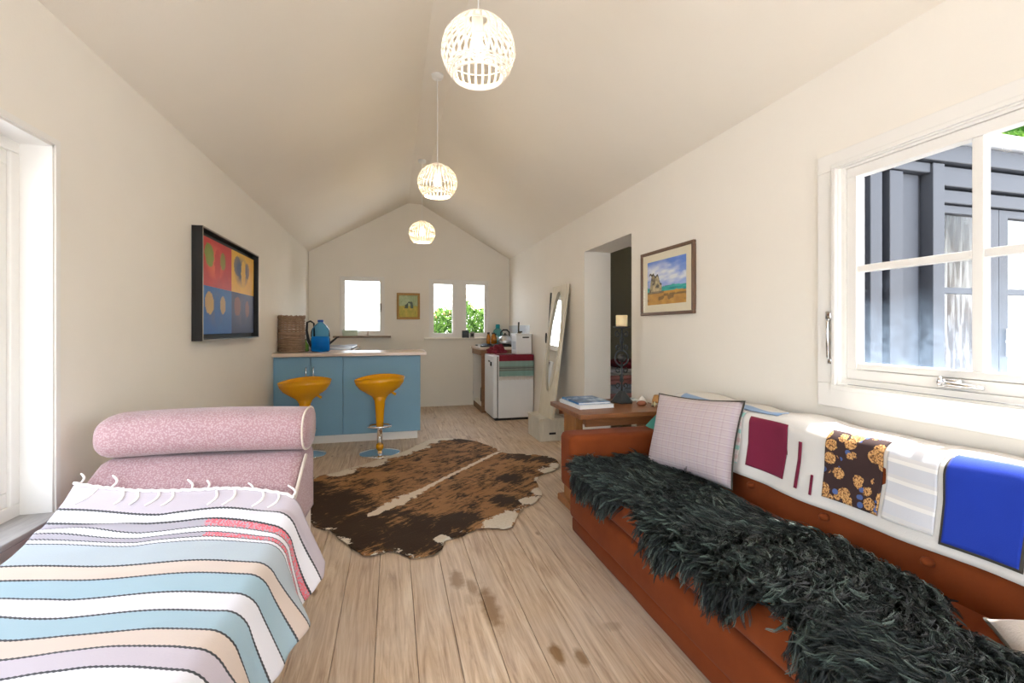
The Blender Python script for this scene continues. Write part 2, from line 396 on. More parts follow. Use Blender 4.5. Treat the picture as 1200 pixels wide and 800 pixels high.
def tube(bm, pts, r, n=8, closed=False, cap=True):
    pts = [Vector(p) for p in pts]; N_ = len(pts); rings = []
    rr = r if isinstance(r, (list, tuple)) else [r]*N_
    prev = None
    for i, p in enumerate(pts):
        if closed: t = pts[(i+1) % N_]-pts[i-1]
        else: t = pts[min(i+1, N_-1)]-pts[max(i-1, 0)]
        t.normalize()
        if prev is None: u = t.orthogonal().normalized()
        else:
            u = prev-t*prev.dot(t); u = u.normalized() if u.length > 1e-6 else t.orthogonal().normalized()
        prev = u; v = t.cross(u)
        rings.append([bm.verts.new(p+(u*math.cos(2*pi*k/n)+v*math.sin(2*pi*k/n))*rr[i]) for k in range(n)])
    R = list(zip(rings, rings[1:]))+([(rings[-1], rings[0])] if closed else [])
    for a, b in R:
        for k in range(n): bm.faces.new((a[k], a[(k+1) % n], b[(k+1) % n], b[k]))
    if cap and not closed: bm.faces.new(rings[0][::-1]); bm.faces.new(rings[-1])
    return bm
def grid(fn, nu, nv, thick=0, closed_u=False):
    """fn(u,v)->(x,y,z), optional second sheet by thickness along -normal"""
    bm = B(); V = [[bm.verts.new(fn(i/nu, j/nv)) for j in range(nv+1)] for i in range(nu+1)]
    for i in range(nu):
        for j in range(nv): bm.faces.new((V[i][j], V[i+1][j], V[i+1][j+1], V[i][j+1]))
    if thick:
        bm.normal_update(); bmesh.ops.solidify(bm, geom=list(bm.faces), thickness=thick)
    return bm
def sheet(name, fn, nu, nv, mat, parent, attr=None, solid=.006, smooth=True, attrname='stripe'):
    """grid surface with an optional per-vertex vector attribute, thickened by a modifier"""
    P = np.array([fn(i/nu, j/nv) for i in range(nu+1) for j in range(nv+1)], np.float32)
    F = [(i*(nv+1)+j, (i+1)*(nv+1)+j, (i+1)*(nv+1)+j+1, i*(nv+1)+j+1) for i in range(nu) for j in range(nv)]
    me = bpy.data.meshes.new(name); me.from_pydata(P.tolist(), [], F); me.update()
    if attr:
        A = np.array([attr(i/nu, j/nv) for i in range(nu+1) for j in range(nv+1)], np.float32)
        at = me.attributes.new(attrname, 'FLOAT_VECTOR', 'POINT'); at.data.foreach_set('vector', A.ravel())
    o = link(name, None, mat, parent, smooth, me)
    if solid:
        md = o.modifiers.new('thickness', 'SOLIDIFY'); md.thickness = abs(solid); md.offset = -1 if solid > 0 else 1
    return o
def vnoise(x, y, seed=0):
    def h(a, b): 
        k = math.sin(a*127.1+b*311.7+seed*74.7)*43758.5453
        return k-math.floor(k)
    xi, yi = math.floor(x), math.floor(y); xf, yf = x-xi, y-yi
    xf = xf*xf*(3-2*xf); yf = yf*yf*(3-2*yf)
    return (h(xi, yi)*(1-xf)+h(xi+1, yi)*xf)*(1-yf)+(h(xi, yi+1)*(1-xf)+h(xi+1, yi+1)*xf)*yf
def fbm(x, y, seed=0): return .55*vnoise(x, y, seed)+.3*vnoise(x*2.1, y*2.1, seed+3)+.15*vnoise(x*4.3, y*4.3, seed+5)
def panel(name, O, U, V, w_, h_, nx, ny, fn, parent, mat='brush_paint'):
    """flat painted panel: colour attribute computed by fn(u,v)"""
    O, U, V = Vector(O), Vector(U), Vector(V)
    P = [tuple(O+U*(w_*i/nx)+V*(h_*j/ny)) for i in range(nx+1) for j in range(ny+1)]
    F = [(i*(ny+1)+j, (i+1)*(ny+1)+j, (i+1)*(ny+1)+j+1, i*(ny+1)+j+1) for i in range(nx) for j in range(ny)]
    me = bpy.data.meshes.new(name); me.from_pydata(P, [], F)
    at = me.attributes.new('paint', 'FLOAT_COLOR', 'POINT')
    col = [fn(i/nx, j/ny) for i in range(nx+1) for j in range(ny+1)]
    at.data.foreach_set('color', np.array(col, np.float32).ravel())
    return link(name, None, mat, parent, False, me)
def mixc(a, b, t):
    t = min(1, max(0, t)); return tuple(p*(1-t)+q*t for p, q in zip(a, b))
def wall_with_holes(axis, p0, p1, a0, a1, z0, z1, holes):
    """wall slab between p0..p1 thick on axis, spanning a0..a1, z0..z1, minus holes (b0,b1,y0,y1)"""
    As = sorted({a0, a1, *[h[0] for h in holes], *[h[1] for h in holes]}); Zs = sorted({z0, z1, *[h[2] for h in holes], *[h[3] for h in holes]})
    bm = B()
    for i in range(len(As)-1):
        for k in range(len(Zs)-1):
            ac, zc = (As[i]+As[i+1])/2, (Zs[k]+Zs[k+1])/2
            if any(h[0] < ac < h[1] and h[2] < zc < h[3] for h in holes): continue
            if axis == 'X': box(bm, p0, p1, As[i], As[i+1], Zs[k], Zs[k+1])
            else: box(bm, As[i], As[i+1], p0, p1, Zs[k], Zs[k+1])
    bmesh.ops.remove_doubles(bm, verts=bm.verts, dist=1e-5)
    # drop interior faces shared by two blocks
    seen = {}
    for f in bm.faces: seen.setdefault(tuple(sorted(v.index for v in f.verts)), []).append(f)
    bm.verts.index_update(); seen = {}
    for f in bm.faces: seen.setdefault(frozenset(v.index for v in f.verts), []).append(f)
    kill = [f for fs in seen.values() if len(fs) > 1 for f in fs]
    if kill: bmesh.ops.delete(bm, geom=kill, context='FACES')
    return bm

# ------------------------------------------------------------------ room shell
XL, XR, YF, YB, EAVE, RIDGE, XC = -1.17, 1.83, 7.2, -1.5, 2.32, 3.11, 0.33
FLAT = .10
WT = .14
struct('wall_left', wall_with_holes('X', XL-WT, XL, YB, YF+.15, -.1, EAVE, [(.30, 2.01, .54, 1.86)]), 'wall_paint')
wr = wall_with_holes('X', XR, XR+.14, YB, YF+.15, -.1, EAVE, [(.51, 1.615, .90, 1.935), (3.285, 4.205, 0, 1.955)])
struct('wall_right', wr, 'wall_paint')
LW = (-.745, -.112, 1.10, 1.98); RW = (.55, 1.50, 1.055, 1.968)
bm = wall_with_holes('Y', YF, YF+.15, XL-WT, XR+.14, -.1, EAVE, [LW, RW])
pv = [bm.verts.new(p) for y in (YF, YF+.15) for p in ((XL-WT, y, EAVE), (XR+.14, y, EAVE), (XR+.14, y, EAVE+.02), (XC+FLAT, y, RIDGE+.05), (XC-FLAT, y, RIDGE+.05), (XL-WT, y, EAVE+.02))]
bm.faces.new(pv[:6]); bm.faces.new(pv[6:][::-1])
for i in range(6): bm.faces.new((pv[i], pv[(i+1) % 6], pv[6+(i+1) % 6], pv[6+i]))
struct('wall_far', bm, 'wall_paint')
bm = wall_with_holes('Y', YB-.15, YB, XL-WT, XR+.14, -.1, EAVE, [(-.75, 1.35, .05, 2.05)])
pv = [bm.verts.new(p) for y in (YB-.15, YB) for p in ((XL-WT, y, EAVE), (XR+.14, y, EAVE), (XC+FLAT, y, RIDGE+.05), (XC-FLAT, y, RIDGE+.05))]
bm.faces.new(pv[:4]); bm.faces.new(pv[4:][::-1])
for i in range(4): bm.faces.new((pv[i], pv[(i+1) % 4], pv[4+(i+1) % 4], pv[4+i]))
struct('wall_back', bm, 'wall_paint')
# sloping ceiling with a narrow flat strip at the ridge, carried on outside as eaves, the near right one added to block sun
SL = (RIDGE-EAVE)/((XR-XL)/2-FLAT)
def slope(sgn, ov, y0, y1):
    e = XR if sgn > 0 else XL
    a = (XC+sgn*FLAT, RIDGE); b = (e+sgn*ov, EAVE-SL*ov)
    bm = B(); vs_ = [bm.verts.new((x, y, z)) for y in (y0, y1) for x, z in (a, b, (b[0], b[1]+.1), (a[0], a[1]+.1))]
    for q in ((0, 1, 2, 3), (7, 6, 5, 4), (0, 4, 5, 1), (1, 5, 6, 2), (2, 6, 7, 3), (3, 7, 4, 0)): bm.faces.new([vs_[i] for i in q])
    return bm
bm = slope(-1, .3, YB-.15, YF+.15); struct('ceiling_left_slope', bm, 'ceiling_paint')
bm = slope(1, .15, 2.25, YF+.15); struct('ceiling_right_slope', bm, 'ceiling_paint')
bm = slope(1, .37, YB-.15, 2.25); struct('ceiling_right_sun_block', bm, 'ceiling_paint')  # near ceiling slope; its unseen overhang is sized to cut the sun on the sofa
struct('ceiling_ridge', bx(XC-FLAT-.01, XC+FLAT+.01, YB-.15, YF+.15, RIDGE, RIDGE+.1), 'ceiling_paint')
# reveal of the thick right wall at the doorway
struct('trim_1', boxes([(XR+.14, 2.11, 4.205, 4.30, 0, 2.05), (XR+.14, 2.11, 3.19, 3.285, 0, 2.05), (XR+.14, 2.11, 3.285, 4.205, 1.955, 2.05)]), 'wall_paint')
# skirting on the far wall
struct('baseboard_far', bx(XL, 1.25, YF-.012, YF, 0, .025), 'wall_paint')

# floor: subfloor with planks as pieces
fl = struct('floor', bx(XL-.1, 3.7, YB, YF, -.12, -.026), 'dark_void', 'worn pine floor of wide bare planks')
x = -.362-.1503*6
k = 0
while x < XR+.25:
    x0, x1 = max(x, XL-.05), x+.1503
    cuts = [YB]+sorted(random.uniform(.2, 6.8) for _ in range(2))+[YF]
    if abs(x-.239) < .03: cuts = [YB, .4, 4.9, YF]
    elif x > -.4 and x < 1.0: cuts = [YB, .3+.5*random.random(), 4.3+1.8*random.random(), YF]
    for y0, y1 in zip(cuts, cuts[1:]):
        if y1-y0 < .15: continue
        dz = random.uniform(-.0016, .0)
        link('plank', bx(x0+.0009, x1-.0009, y0+.001, y1-.001, -.026, dz, r=.0016, seg=1), 'floor_pine', fl)
    x += .1503; k += 1
fl2 = struct('floor_side_room', bx(XR+.13, 5.55, 2.46, 6.1, -.06, -.004), 'floor_pine')

# ------------------------------------------------------------------ windows
def window_frame(name, bmf, label=None):
    o = struct(name, bmf, 'white_paint', label); return o
def frame_rects(axis, p0, p1, a0, a1, z0, z1, t):
    r = []
    for (b0, b1, c0, c1) in ((a0, a1, z0, z0+t), (a0, a1, z1-t, z1), (a0, a0+t, z0+t, z1-t), (a1-t, a1, z0+t, z1-t)):
        r.append((p0, p1, b0, b1, c0, c1) if axis == 'X' else (b0, b1, p0, p1, c0, c1))
    return r
# window_1 : right wall four-light casement
w1 = window_frame('window_1', boxes([(XR-.018, XR+.004, .50, 1.625, .868, .968), (XR-.018, XR+.004, .50, 1.625, 1.872, 1.947), (XR-.018, XR+.004, .50, .60, .968, 1.872), (XR-.018, XR+.004, 1.525, 1.625, .968, 1.872)]+
        frame_rects('X', XR-.03, XR-.017, .575, 1.55, .945, 1.894, .018), r=.003), 'white casement window with four panes above the orange sofa')
props(link('frame', boxes(frame_rects('X', XR-.003, XR+.055, .60, 1.53, .97, 1.885, .0215)), 'white_paint', w1))
sash = link('sash', boxes(frame_rects('X', XR+.005, XR+.05, .622, 1.508, .992, 1.863, .04)+[(XR+.006, XR+.049, .664, 1.466, 1.0345, 1.06)], r=.003), 'white_paint', w1)
link('muntin', bx(XR+.012, XR+.045, 1.052, 1.085, 1.055, 1.825, r=.004), 'white_paint', w1)
for y0, y1 in ((.66, 1.052), (1.085, 1.47)): link('muntin', bx(XR+.012, XR+.045, y0, y1, 1.43, 1.458, r=.004), 'white_paint', w1)
for y0, y1 in ((.66, 1.052), (1.085, 1.47)):
    for z0, z1, mt in ((1.058, 1.43, 'salty_glass'), (1.458, 1.825, 'salty_glass')): link('pane', bx(XR+.030, XR+.0335, y0, y1, z0, z1), mt, w1)
b = B(); tube(b, [(XR-.012, 1.565, 1.06), (XR-.03, 1.565, 1.08), (XR-.03, 1.565, 1.23), (XR-.02, 1.565, 1.25)], .006); box(b, XR-.03, XR-.015, 1.552, 1.578, 1.24, 1.275, r=.004); box(b, XR-.022, XR-.016, 1.555, 1.575, 1.05, 1.075, r=.003)
props(link('stay', b, 'chrome', w1, True), 'chrome window stay on the jamb')
b = B(); box(b, XR-.012, XR+.006, 1.10, 1.17, 1.0, 1.03, r=.004); tube(b, [(XR-.016, 1.15, 1.016), (XR-.034, 1.12, 1.016), (XR-.03, 1.05, 1.012), (XR-.026, 1.03, 1.01)], [.009, .008, .007, .006]); lathe(b, [(0, .02), (.008, .015), (.01, 0), (.006, -.012), (0, -.014)], XR-.02, 1.155, 1.018, 10)
props(link('latch', b, 'chrome', w1, True), 'chrome latch on the bottom rail')
link('outer_sill', bx(XR+.03, XR+.20, .515, 1.61, .90, .94), 'shed_paint', w1)
# window_2 : big left window with deep white reveal
w2 = window_frame('window_2', boxes(frame_rects('X', XL-WT, XL-.095, .30, 2.01, .54, 1.86, .05)+[(XL-WT, XL-.1, 1.10, 1.16, .59, 1.81)], r=.003), 'tall white window in the left wall beside the daybed')
link('trim', boxes(frame_rects('X', XL-.004, XL+.006, .275, 2.03, .5, 1.878, .022)[1:]), 'white_paint', w2)
link('lining', boxes([(XL-.095, XL, 1.998, 2.011, .54, 1.86), (XL-.095, XL, .30, 2.01, 1.848, 1.861)]), 'white_paint', w2)
for y0, y1 in ((.35, 1.10), (1.16, 1.96)): link('sash', boxes(frame_rects('X', XL-.13, XL-.105, y0, y1, .59, 1.81, .05), r=.003), 'white_paint', w2)
for y0, y1 in ((.40, 1.05), (1.21, 1.91)): link('pane', bx(XL-.12, XL-.117, y0, y1, .64, 1.76), 'window_glass', w2)
link('sill_board', bx(XL-.10, XL+.035, .28, 2.005, .525, .547, r=.004), 'grey_sill', w2)
# window_3 : far wall single light over the counter
w3 = window_frame('window_3', boxes(frame_rects('Y', YF-.004, YF+.12, *LW, .018)), 'white single window at the left of the far wall')
link('trim', boxes(frame_rects('Y', YF-.012, YF, LW[0]-.07, LW[1]+.07, LW[2]-.01, LW[3]+.06, .065)[1:]), 'wall_paint', w3)
link('sash', boxes(frame_rects('Y', YF+.02, YF+.06, LW[0]+.018, LW[1]-.018, LW[2]+.018, LW[3]-.018, .052), r=.003), 'white_paint', w3)
link('pane', bx(LW[0]+.07, LW[1]-.07, YF+.038, YF+.042, LW[2]+.07, LW[3]-.07), 'window_glass', w3)
link('sill_board', bx(-.835, -.018, YF-.07, YF+.02, 1.066, 1.094, r=.004), 'sill_wood', w3)
b = B(); box(b, LW[1]-.065, LW[1]-.045, YF+.0, YF+.02, 1.48, 1.58, r=.004); tube(b, [(LW[1]-.055, YF-.005, 1.53), (LW[1]-.055, YF-.02, 1.50), (LW[1]-.055, YF-.022, 1.45)], .006); link('latch', b, 'dark_bronze', w3)
# window_4 : pair of casements
w4 = window_frame('window_4', boxes(frame_rects('Y', YF-.004, YF+.12, *RW, .022)+[(.965, 1.08, YF-.004, YF+.10, RW[2]+.02, RW[3]-.02)]), 'white double casement window at the right of the far wall')
link('trim', boxes(frame_rects('Y', YF-.014, YF, RW[0]-.075, RW[1]+.07, RW[2]-.06, RW[3]+.06, .066)), 'wall_paint', w4)
for x0, x1 in ((RW[0]+.022, .968), (1.077, RW[1]-.022)):
    link('sash', boxes(frame_rects('Y', YF+.02, YF+.06, x0, x1, RW[2]+.022, RW[3]-.022, .055), r=.003), 'white_paint', w4)
    link('pane', bx(x0+.055, x1-.055, YF+.038, YF+.042, RW[2]+.077, RW[3]-.077), 'window_glass', w4)
b = B(); tube(b, [(1.02, YF-.012, 1.5), (1.03, YF-.02, 1.48), (1.03, YF-.02, 1.40)], .006); link('latch', b, 'white_paint', w4)
# unseen glazed doors behind the camera, added as a daylight source
w5 = window_frame('daylight_door_1', boxes(frame_rects('Y', YB-.13, YB-.04, -.75, 1.35, .05, 2.05, .06)+[(.27, .33, YB-.13, YB-.04, .1, 2.0)]), 'unseen white glazed double doors added in the back wall for daylight')
for x0, x1 in ((-.69, .27), (.33, 1.29)):
    link('pane', bx(x0, x1, YB-.08, YB-.076, .11, 1.99), 'window_glass', w5)

# ------------------------------------------------------------------ side room through the doorway, seen as a wing outside
YW = 2.3
# wing walls (outer skin dark painted timber)
struct('wall_wing_outer', wall_with_holes('Y', YW+.05, YW+.15, XR+.14, 6.6, -.4, 2.46, [(3.60, 5.4, -.1, 2.06)]), 'shed_gap')
simple('olive_wall', c(126, 120, 98), .8, var=.04)
struct('wall_wing_far', bx(XR+.14, 5.65, 6.1, 6.2, -.1, 2.4), 'olive_wall')
struct('wall_wing_right', wall_with_holes('X', 5.55, 5.65, YW+.15, 6.2, -.1, 2.4, [(4.6, 5.4, 1.0, 1.8)]), 'olive_wall')
w6 = struct('daylight_window_6', boxes(frame_rects('X', 5.57, 5.63, 4.6, 5.4, 1.0, 1.8, .06)), 'white_paint', 'unseen window added to light the side room')  # put in out of view to brighten the blankets beyond the doorway
link('pane', bx(5.60, 5.604, 4.66, 5.34, 1.06, 1.74), 'window_glass', w6)
struct('ceiling_wing', bx(XR+.14, 6.8, YW+.06, 6.2, 2.40, 2.47), 'ceiling_paint')
wing = thing('wing_cladding', 'blue grey painted timber cladding of the wing outside the right window', 'wall cladding', (2.1, YW+.05, 0)); props(wing, kind='structure'); del wing['category']
for x0, x1, d in ((2.05, 2.20, .02), (2.26, 2.42, .0), (2.50, 2.68, .02), (2.74, 2.90, 0.0), (2.985, 3.085, .035), (3.15, 3.265, .035), (3.268, 3.45, .0), (3.495, 3.60, .06)):
    link('board', bx(x0, x1, YW+.05-.022-d, YW+.05, -.35, 2.24 if d < .05 else 2.31, r=.003, seg=1), 'shed_paint', wing)
link('rail', bx(2.0, 3.49, YW-.02, YW+.05, 2.245, 2.31, r=.004, seg=1), 'shed_paint', wing)
link('rail', bx(3.60, 6.6, YW+.0, YW+.05, 2.062, 2.15, r=.004, seg=1), 'shed_paint', wing)
link('rail', bx(3.60, 6.6, YW-.02, YW+.05, 2.17, 2.30, r=.004, seg=1), 'shed_paint', wing)
link('rail', bx(2.0, 6.6, YW-.05, YW+.05, 2.32, 2.44, r=.004, seg=1), 'shed_paint', wing)
link('fascia', bx(2.3, 6.8, YW-.12, YW+.05, 2.47, 2.515), 'fascia_paint', wing)
link('roof', bx(2.3, 6.8, YW-.10, 6.2, 2.475, 2.505), 'roof_metal', wing)
# french doors of the wing
fd = thing('french_door', 'blue grey french doors with glazed panes seen through the right window', 'door', (3.6, YW, 0)); props(fd, kind='structure'); del fd['category']
for k_, (x0, x1, g0, g1) in enumerate(((3.60, 4.21, 3.625, 4.13), (4.215, 4.85, 4.305, 4.76), (4.855, 5.4, 4.95, 5.31))):
    ya, yb = YW+.02, YW+.07
    leaf = link('door_leaf', boxes([(x0, g0, ya, yb, -.1, 2.05), (g1, x1, ya, yb, -.1, 2.05), (g0, g1, ya, yb, 2.0, 2.05), (g0, g1, ya, yb, -.1, .12), (g0, g1, ya, yb, 1.445, 1.485), (g0, g1, ya, yb, .70, .74)]), 'shed_paint', fd)
    for z0, z1 in ((1.485, 2.0), (.74, 1.445), (.12, .70)): link('pane', bx(g0, g1, YW+.045, YW+.049, z0, z1), 'window_glass', leaf)
    if k_ == 1:
        hb = B(); box(hb, x0+.068, x0+.084, YW+.0, YW+.02, 1.0, 1.2, r=.003); box(hb, x0+.0, x0+.11, YW-.03, YW-.012, 1.10, 1.118, r=.004)
        link('handle', hb, 'white_plastic', leaf)
# corrugated iron sheet standing behind the french doors
bm = B(); pts = []
for i in range(0, 241):
    xx = 3.55+i*(1.9/240); pts.append((xx, 2.78+.022*math.sin(2*pi*xx/.085)))
lo = [bm.verts.new((a, b_, -.0)) for a, b_ in pts]; hi = [bm.verts.new((a, b_, 2.2)) for a, b_ in pts]
for i in range(240): bm.faces.new((lo[i], lo[i+1], hi[i+1], hi[i]))
o = one('corrugated_sheet', bm, 'corrugated_iron', 'rusty pale corrugated sheet behind the glass of the outdoor doors', 'corrugated sheet', smooth=True); o.modifiers.new('thickness', 'SOLIDIFY').thickness = .003
# bench with folded blankets in the side room
bt = thing('low_bench', 'low white bench in the room beyond the doorway', 'bench', (2.8, 5.1, 0))
link('seat', bx(2.35, 3.3, 4.85, 5.35, .30, .34, r=.006), 'white_box_wood', bt)
for x0 in (2.37, 3.22):
    for y0 in (4.87, 5.27): link('leg', bx(x0, x0+.06, y0, y0+.06, -.004, .30, r=.003), 'white_box_wood', bt)
cols = [('pale_pink_blanket', c(206, 150, 150), 'lowest pink folded blanket on the bench beyond the doorway'), ('blue_grey_blanket', c(172, 184, 202), 'pale blue folded blanket between the two pink ones'), ('pink_blanket', c(204, 142, 140), 'upper pink folded blanket beyond the doorway'), ('white_blanket', c(216, 212, 210), 'white folded blanket topping the pile beyond the doorway')]
z = .34
for nm, cl, lb in cols:
    fabric(nm, cl, dark(cl, .85), .95, .1, 200, .3, 20)
    h_ = .105 if 'white' not in nm else .07
    bm = B(); box(bm, 2.42, 3.2, 4.87, 5.3, z, z+h_*.5, r=.02, seg=3); box(bm, 2.43, 3.2, 4.875, 5.3, z+h_*.5, z+h_, r=.02, seg=3)
    one('folded_blanket', bm, nm, lb, 'blanket', 'folded blankets beyond the doorway'); z += h_
bm = B(); box(bm, 2.62, 3.15, 4.9, 5.28, z, z+.10, r=.045, seg=4); one('bolster_cushion', bm, 'maroon_cloth', 'dark red cushion on top of the folded blankets', 'cushion', smooth=True)

# ------------------------------------------------------------------ pendant lamps
def pendant(x, y, zc, label, power=1.0):
    R_ = .148; t = thing('pendant_lamp', label, 'pendant lamp', (x, y, zc-.12), 'white rattan pendant lamps along the ridge')
    b = lathe(B(), [(0, RIDGE-.03), (.035, RIDGE-.03), (.042, RIDGE-.02), (.045, RIDGE), (0, RIDGE)], x, y, 0, 24); link('canopy', b, 'white_plastic', t, True)
    link('cord', tube(B(), [(x, y, zc+.13), (x, y, RIDGE-.028)], .003, 6), 'white_plastic', t)
    def rad(q):                                     # q: 0 top ring .. 1 bottom opening
        ph = math.radians(16+q*121); return R_*math.sin(ph), zc+.135*math.cos(ph)
    b = B(); NR = 30
    for k in range(NR):
        a = 2*pi*k/NR; pts = []
        for i in range(13):
            r, zz = rad(i/12); pts.append((x+r*math.cos(a), y+r*math.sin(a), zz))
        # flat cane: ribbon of 6 mm
        tw = Vector((-math.sin(a), math.cos(a), 0)); rn = Vector((math.cos(a), math.sin(a), 0))
        for p, q in zip(pts, pts[1:]):
            p, q = Vector(p), Vector(q)
            hw = .0047
            v = [b.verts.new(p-tw*hw), b.verts.new(p+tw*hw), b.verts.new(q+tw*hw), b.verts.new(q-tw*hw)]
            u = [b.verts.new(s.co-rn*.0025) for s in v]
            b.faces.new(v); b.faces.new(u[::-1]); b.faces.new((v[0], v[3], u[3], u[0])); b.faces.new((v[1], u[1], u[2], v[2]))
    sh = link('shade', b, 'white_rattan', t)
    for q, rr in ((0, .006), (.18, .002), (.42, .002), (.66, .0025), (.86, .003), (.90, .0035), (.94, .004), (1, .006)):
        r, zz = rad(q); link('ring', tube(B(), [(x+r*math.cos(2*pi*i/40), y+r*math.sin(2*pi*i/40), zz) for i in range(40)], rr, 6, closed=True), 'white_rattan', sh, True)
    link('socket', lathe(B(), [(0, .14), (.02, .138), (.022, .07), (.016, .06), (0, .06)], x, y, zc, 16), 'white_plastic', t, True)
    link('bulb', lathe(B(), [(0, .062), (.013, .06), (.016, .04), (.028, .015), (.03, -.005), (.022, -.026), (0, -.034)], x, y, zc, 16), 'bulb_glow', t, True)
    ld = bpy.data.lights.new('bulb_light', 'POINT'); ld.energy = LAMP_W*power; ld.color = (1, .80, .50); ld.shadow_soft_size = .035
    lo = bpy.data.objects.new('bulb_light', ld); C.objects.link(lo); lo.parent = t; lo.location = (0, 0, .12-.075)
pendant(.335, 1.825, 2.312, 'nearest and largest looking white rattan pendant lamp')
pendant(.33, 3.50, 2.30, 'middle white rattan pendant lamp with its cord and ceiling rose showing', 2.2)
pendant(.33, 5.32, 2.285, 'farthest white rattan pendant lamp in front of the far wall', 3.0)

# ------------------------------------------------------------------ pictures
pt = thing('wall_painting', 'large pop art canvas of four coloured squares in a black box frame', 'painting', (XL, 3.775, 1.125))
y0, y1, z0, z1 = 3.17, 4.38, 1.125, 1.825
fr = link('frame', boxes(frame_rects('X', XL+.001, XL+.06, y0, y1, z0, z1, .012)), 'black_frame', pt)
link('frame_edge', boxes(frame_rects('X', XL+.060, XL+.062, y0, y1, z0, z1, .008)), 'silver_edge', fr)
link('backing', bx(XL+.001, XL+.008, y0+.012, y1-.012, z0+.012, z1-.012), 'black_frame', pt)
cv = link('canvas', bx(XL+.008, XL+.036, y0+.045, y1-.06, z0+.04, z1-.045), 'black_frame', pt)
def ell(u, v, cx, cy, rx, ry): return ((u-cx)/rx)**2+((v-cy)/ry)**2
def pop(base, dk, f1, f2, sd):
    def fn(u, v):
        n_ = fbm(u*7, v*7, sd); col = mixc(base, dk, .55*n_+.35*(1-v)-.15)
        a = ell(u, v, .42, .55, .34, .42)
        if a < 1: col = mixc(col, f1, (1-a)*1.3*(.5+.6*vnoise(u*9, v*5, sd+2)) if ell(u, v, .5, .5, .13, .45) > .6 else .12)
        if ell(u, v, .24, .66, .14, .24)+.6*(n_-.5) < 1: col = mixc(col, f2, .75)
        if ell(u, v, .68, .62, .09, .2)+.6*(n_-.5) < 1: col = mixc(col, f2, .65)
        return col
    return fn
ym, zm = (y0+.045+y1-.06)/2, (z0+.04+z1-.045)/2
hw, hh = ym-(y0+.045), zm-(z0+.04)
for nm, yy, zz, args in (('red_square', y0+.045, zm, (c(196, 40, 36), c(150, 34, 44), c(214, 90, 60), c(70, 150, 40), 1)),
                         ('yellow_square', ym, zm, (c(226, 176, 20), c(206, 140, 20), c(60, 70, 80), c(30, 62, 98), 2)),
                         ('blue_square', y0+.045, z0+.04, (c(22, 96, 160), c(20, 70, 140), c(70, 90, 130), c(206, 160, 50), 3)),
                         ('navy_square', ym, z0+.04, (c(38, 44, 92), c(28, 30, 70), c(80, 60, 90), c(140, 74, 60), 4))):
    panel(nm, (XL+.0365, yy, zz), (0, 1, 0), (0, 0, 1), hw, hh, 50, 40, pop(*args), cv)
sp = thing('framed_seascape', 'brown framed watercolour of a beach rock beside the doorway', 'painting', (XR, 2.795, 1.295))
y0, y1, z0, z1 = 2.482, 3.112, 1.295, 1.755
link('frame', boxes(frame_rects('X', XR-.024, XR-.001, y0, y1, z0, z1, .022), r=.004), 'frame_wood', sp)
link('mat_board', bx(XR-.012, XR-.002, y0+.02, y1-.02, z0+.02, z1-.02), 'mat_board', sp)
def sea(u, v):
    n_ = fbm(u*9, v*9, 8)
    v2 = v+.04*(n_-.5)
    if v2 > .40:
        cl = fbm(u*3+v*2, v*6-u*1.5, 4); col = mixc(c(96, 136, 220), c(176, 196, 236), (.9-v)*1.4)
        col = mixc(col, c(226, 232, 240), (cl-.42)*4*(1-abs(v-.62)*2.2))
    elif v2 > .29: col = mixc(c(0, 128, 140), c(60, 190, 180), vnoise(u*6, v*40, 2))
    else: col = mixc(c(206, 158, 74), c(168, 118, 46), n_*1.2-.2)
    rk = .5-abs(u-.22-.04*(v-.3))*1.0
    top = .86-.2*vnoise(u*14, 1, 3)-abs(u-.17)*1.1
    if .05 < u < .40 and .27 < v < top and u-.05 > (v-.3)*.18: col = mixc(c(196, 180, 140), c(70, 66, 60), (fbm(u*16, v*12, 5)-.35)*2.6)
    if .05 < u < .40 and top-.05 < v < top and v > .3: col = c(60, 58, 52)
    if v < .24 and vnoise(u*12, v*14, 9) > .68 and v > .08: col = mixc(col, c(84, 66, 36), .7)
    if abs(v-.275) < .025 and u < .45: col = mixc(col, c(50, 50, 46), .6)
    return col
panel('picture', (XR-.0125, y1-.085, z0+.075), (0, -1, 0), (0, 0, 1), y1-y0-.17, z1-z0-.15, 90, 70, sea, sp)
link('glass', bx(XR-.0165, XR-.0155, y0+.022, y1-.022, z0+.022, z1-.022), 'picture_glass', sp)
lp = thing('framed_landscape', 'small gilt framed landscape between the two far windows', 'painting', (.237, YF, 1.345))
link('frame', boxes(frame_rects('Y', YF-.025, YF-.001, .066, .412, 1.342, 1.742, .035), r=.006), 'old_gold', lp)
def land(u, v):
    n_ = fbm(u*8, v*8, 2)
    col = mixc(c(196, 208, 170), c(140, 160, 110), n_) if v > .5 else mixc(c(206, 186, 84), c(150, 150, 60), n_*1.3-.2)
    if .4 < v < .7 and u > .12 and vnoise(u*9, v*4, 6) > .5: col = mixc(c(40, 60, 56), c(90, 110, 90), n_)
    return col
panel('picture', (.10, YF-.01, 1.376), (1, 0, 0), (0, 0, 1), .278, .332, 40, 46, land, lp)

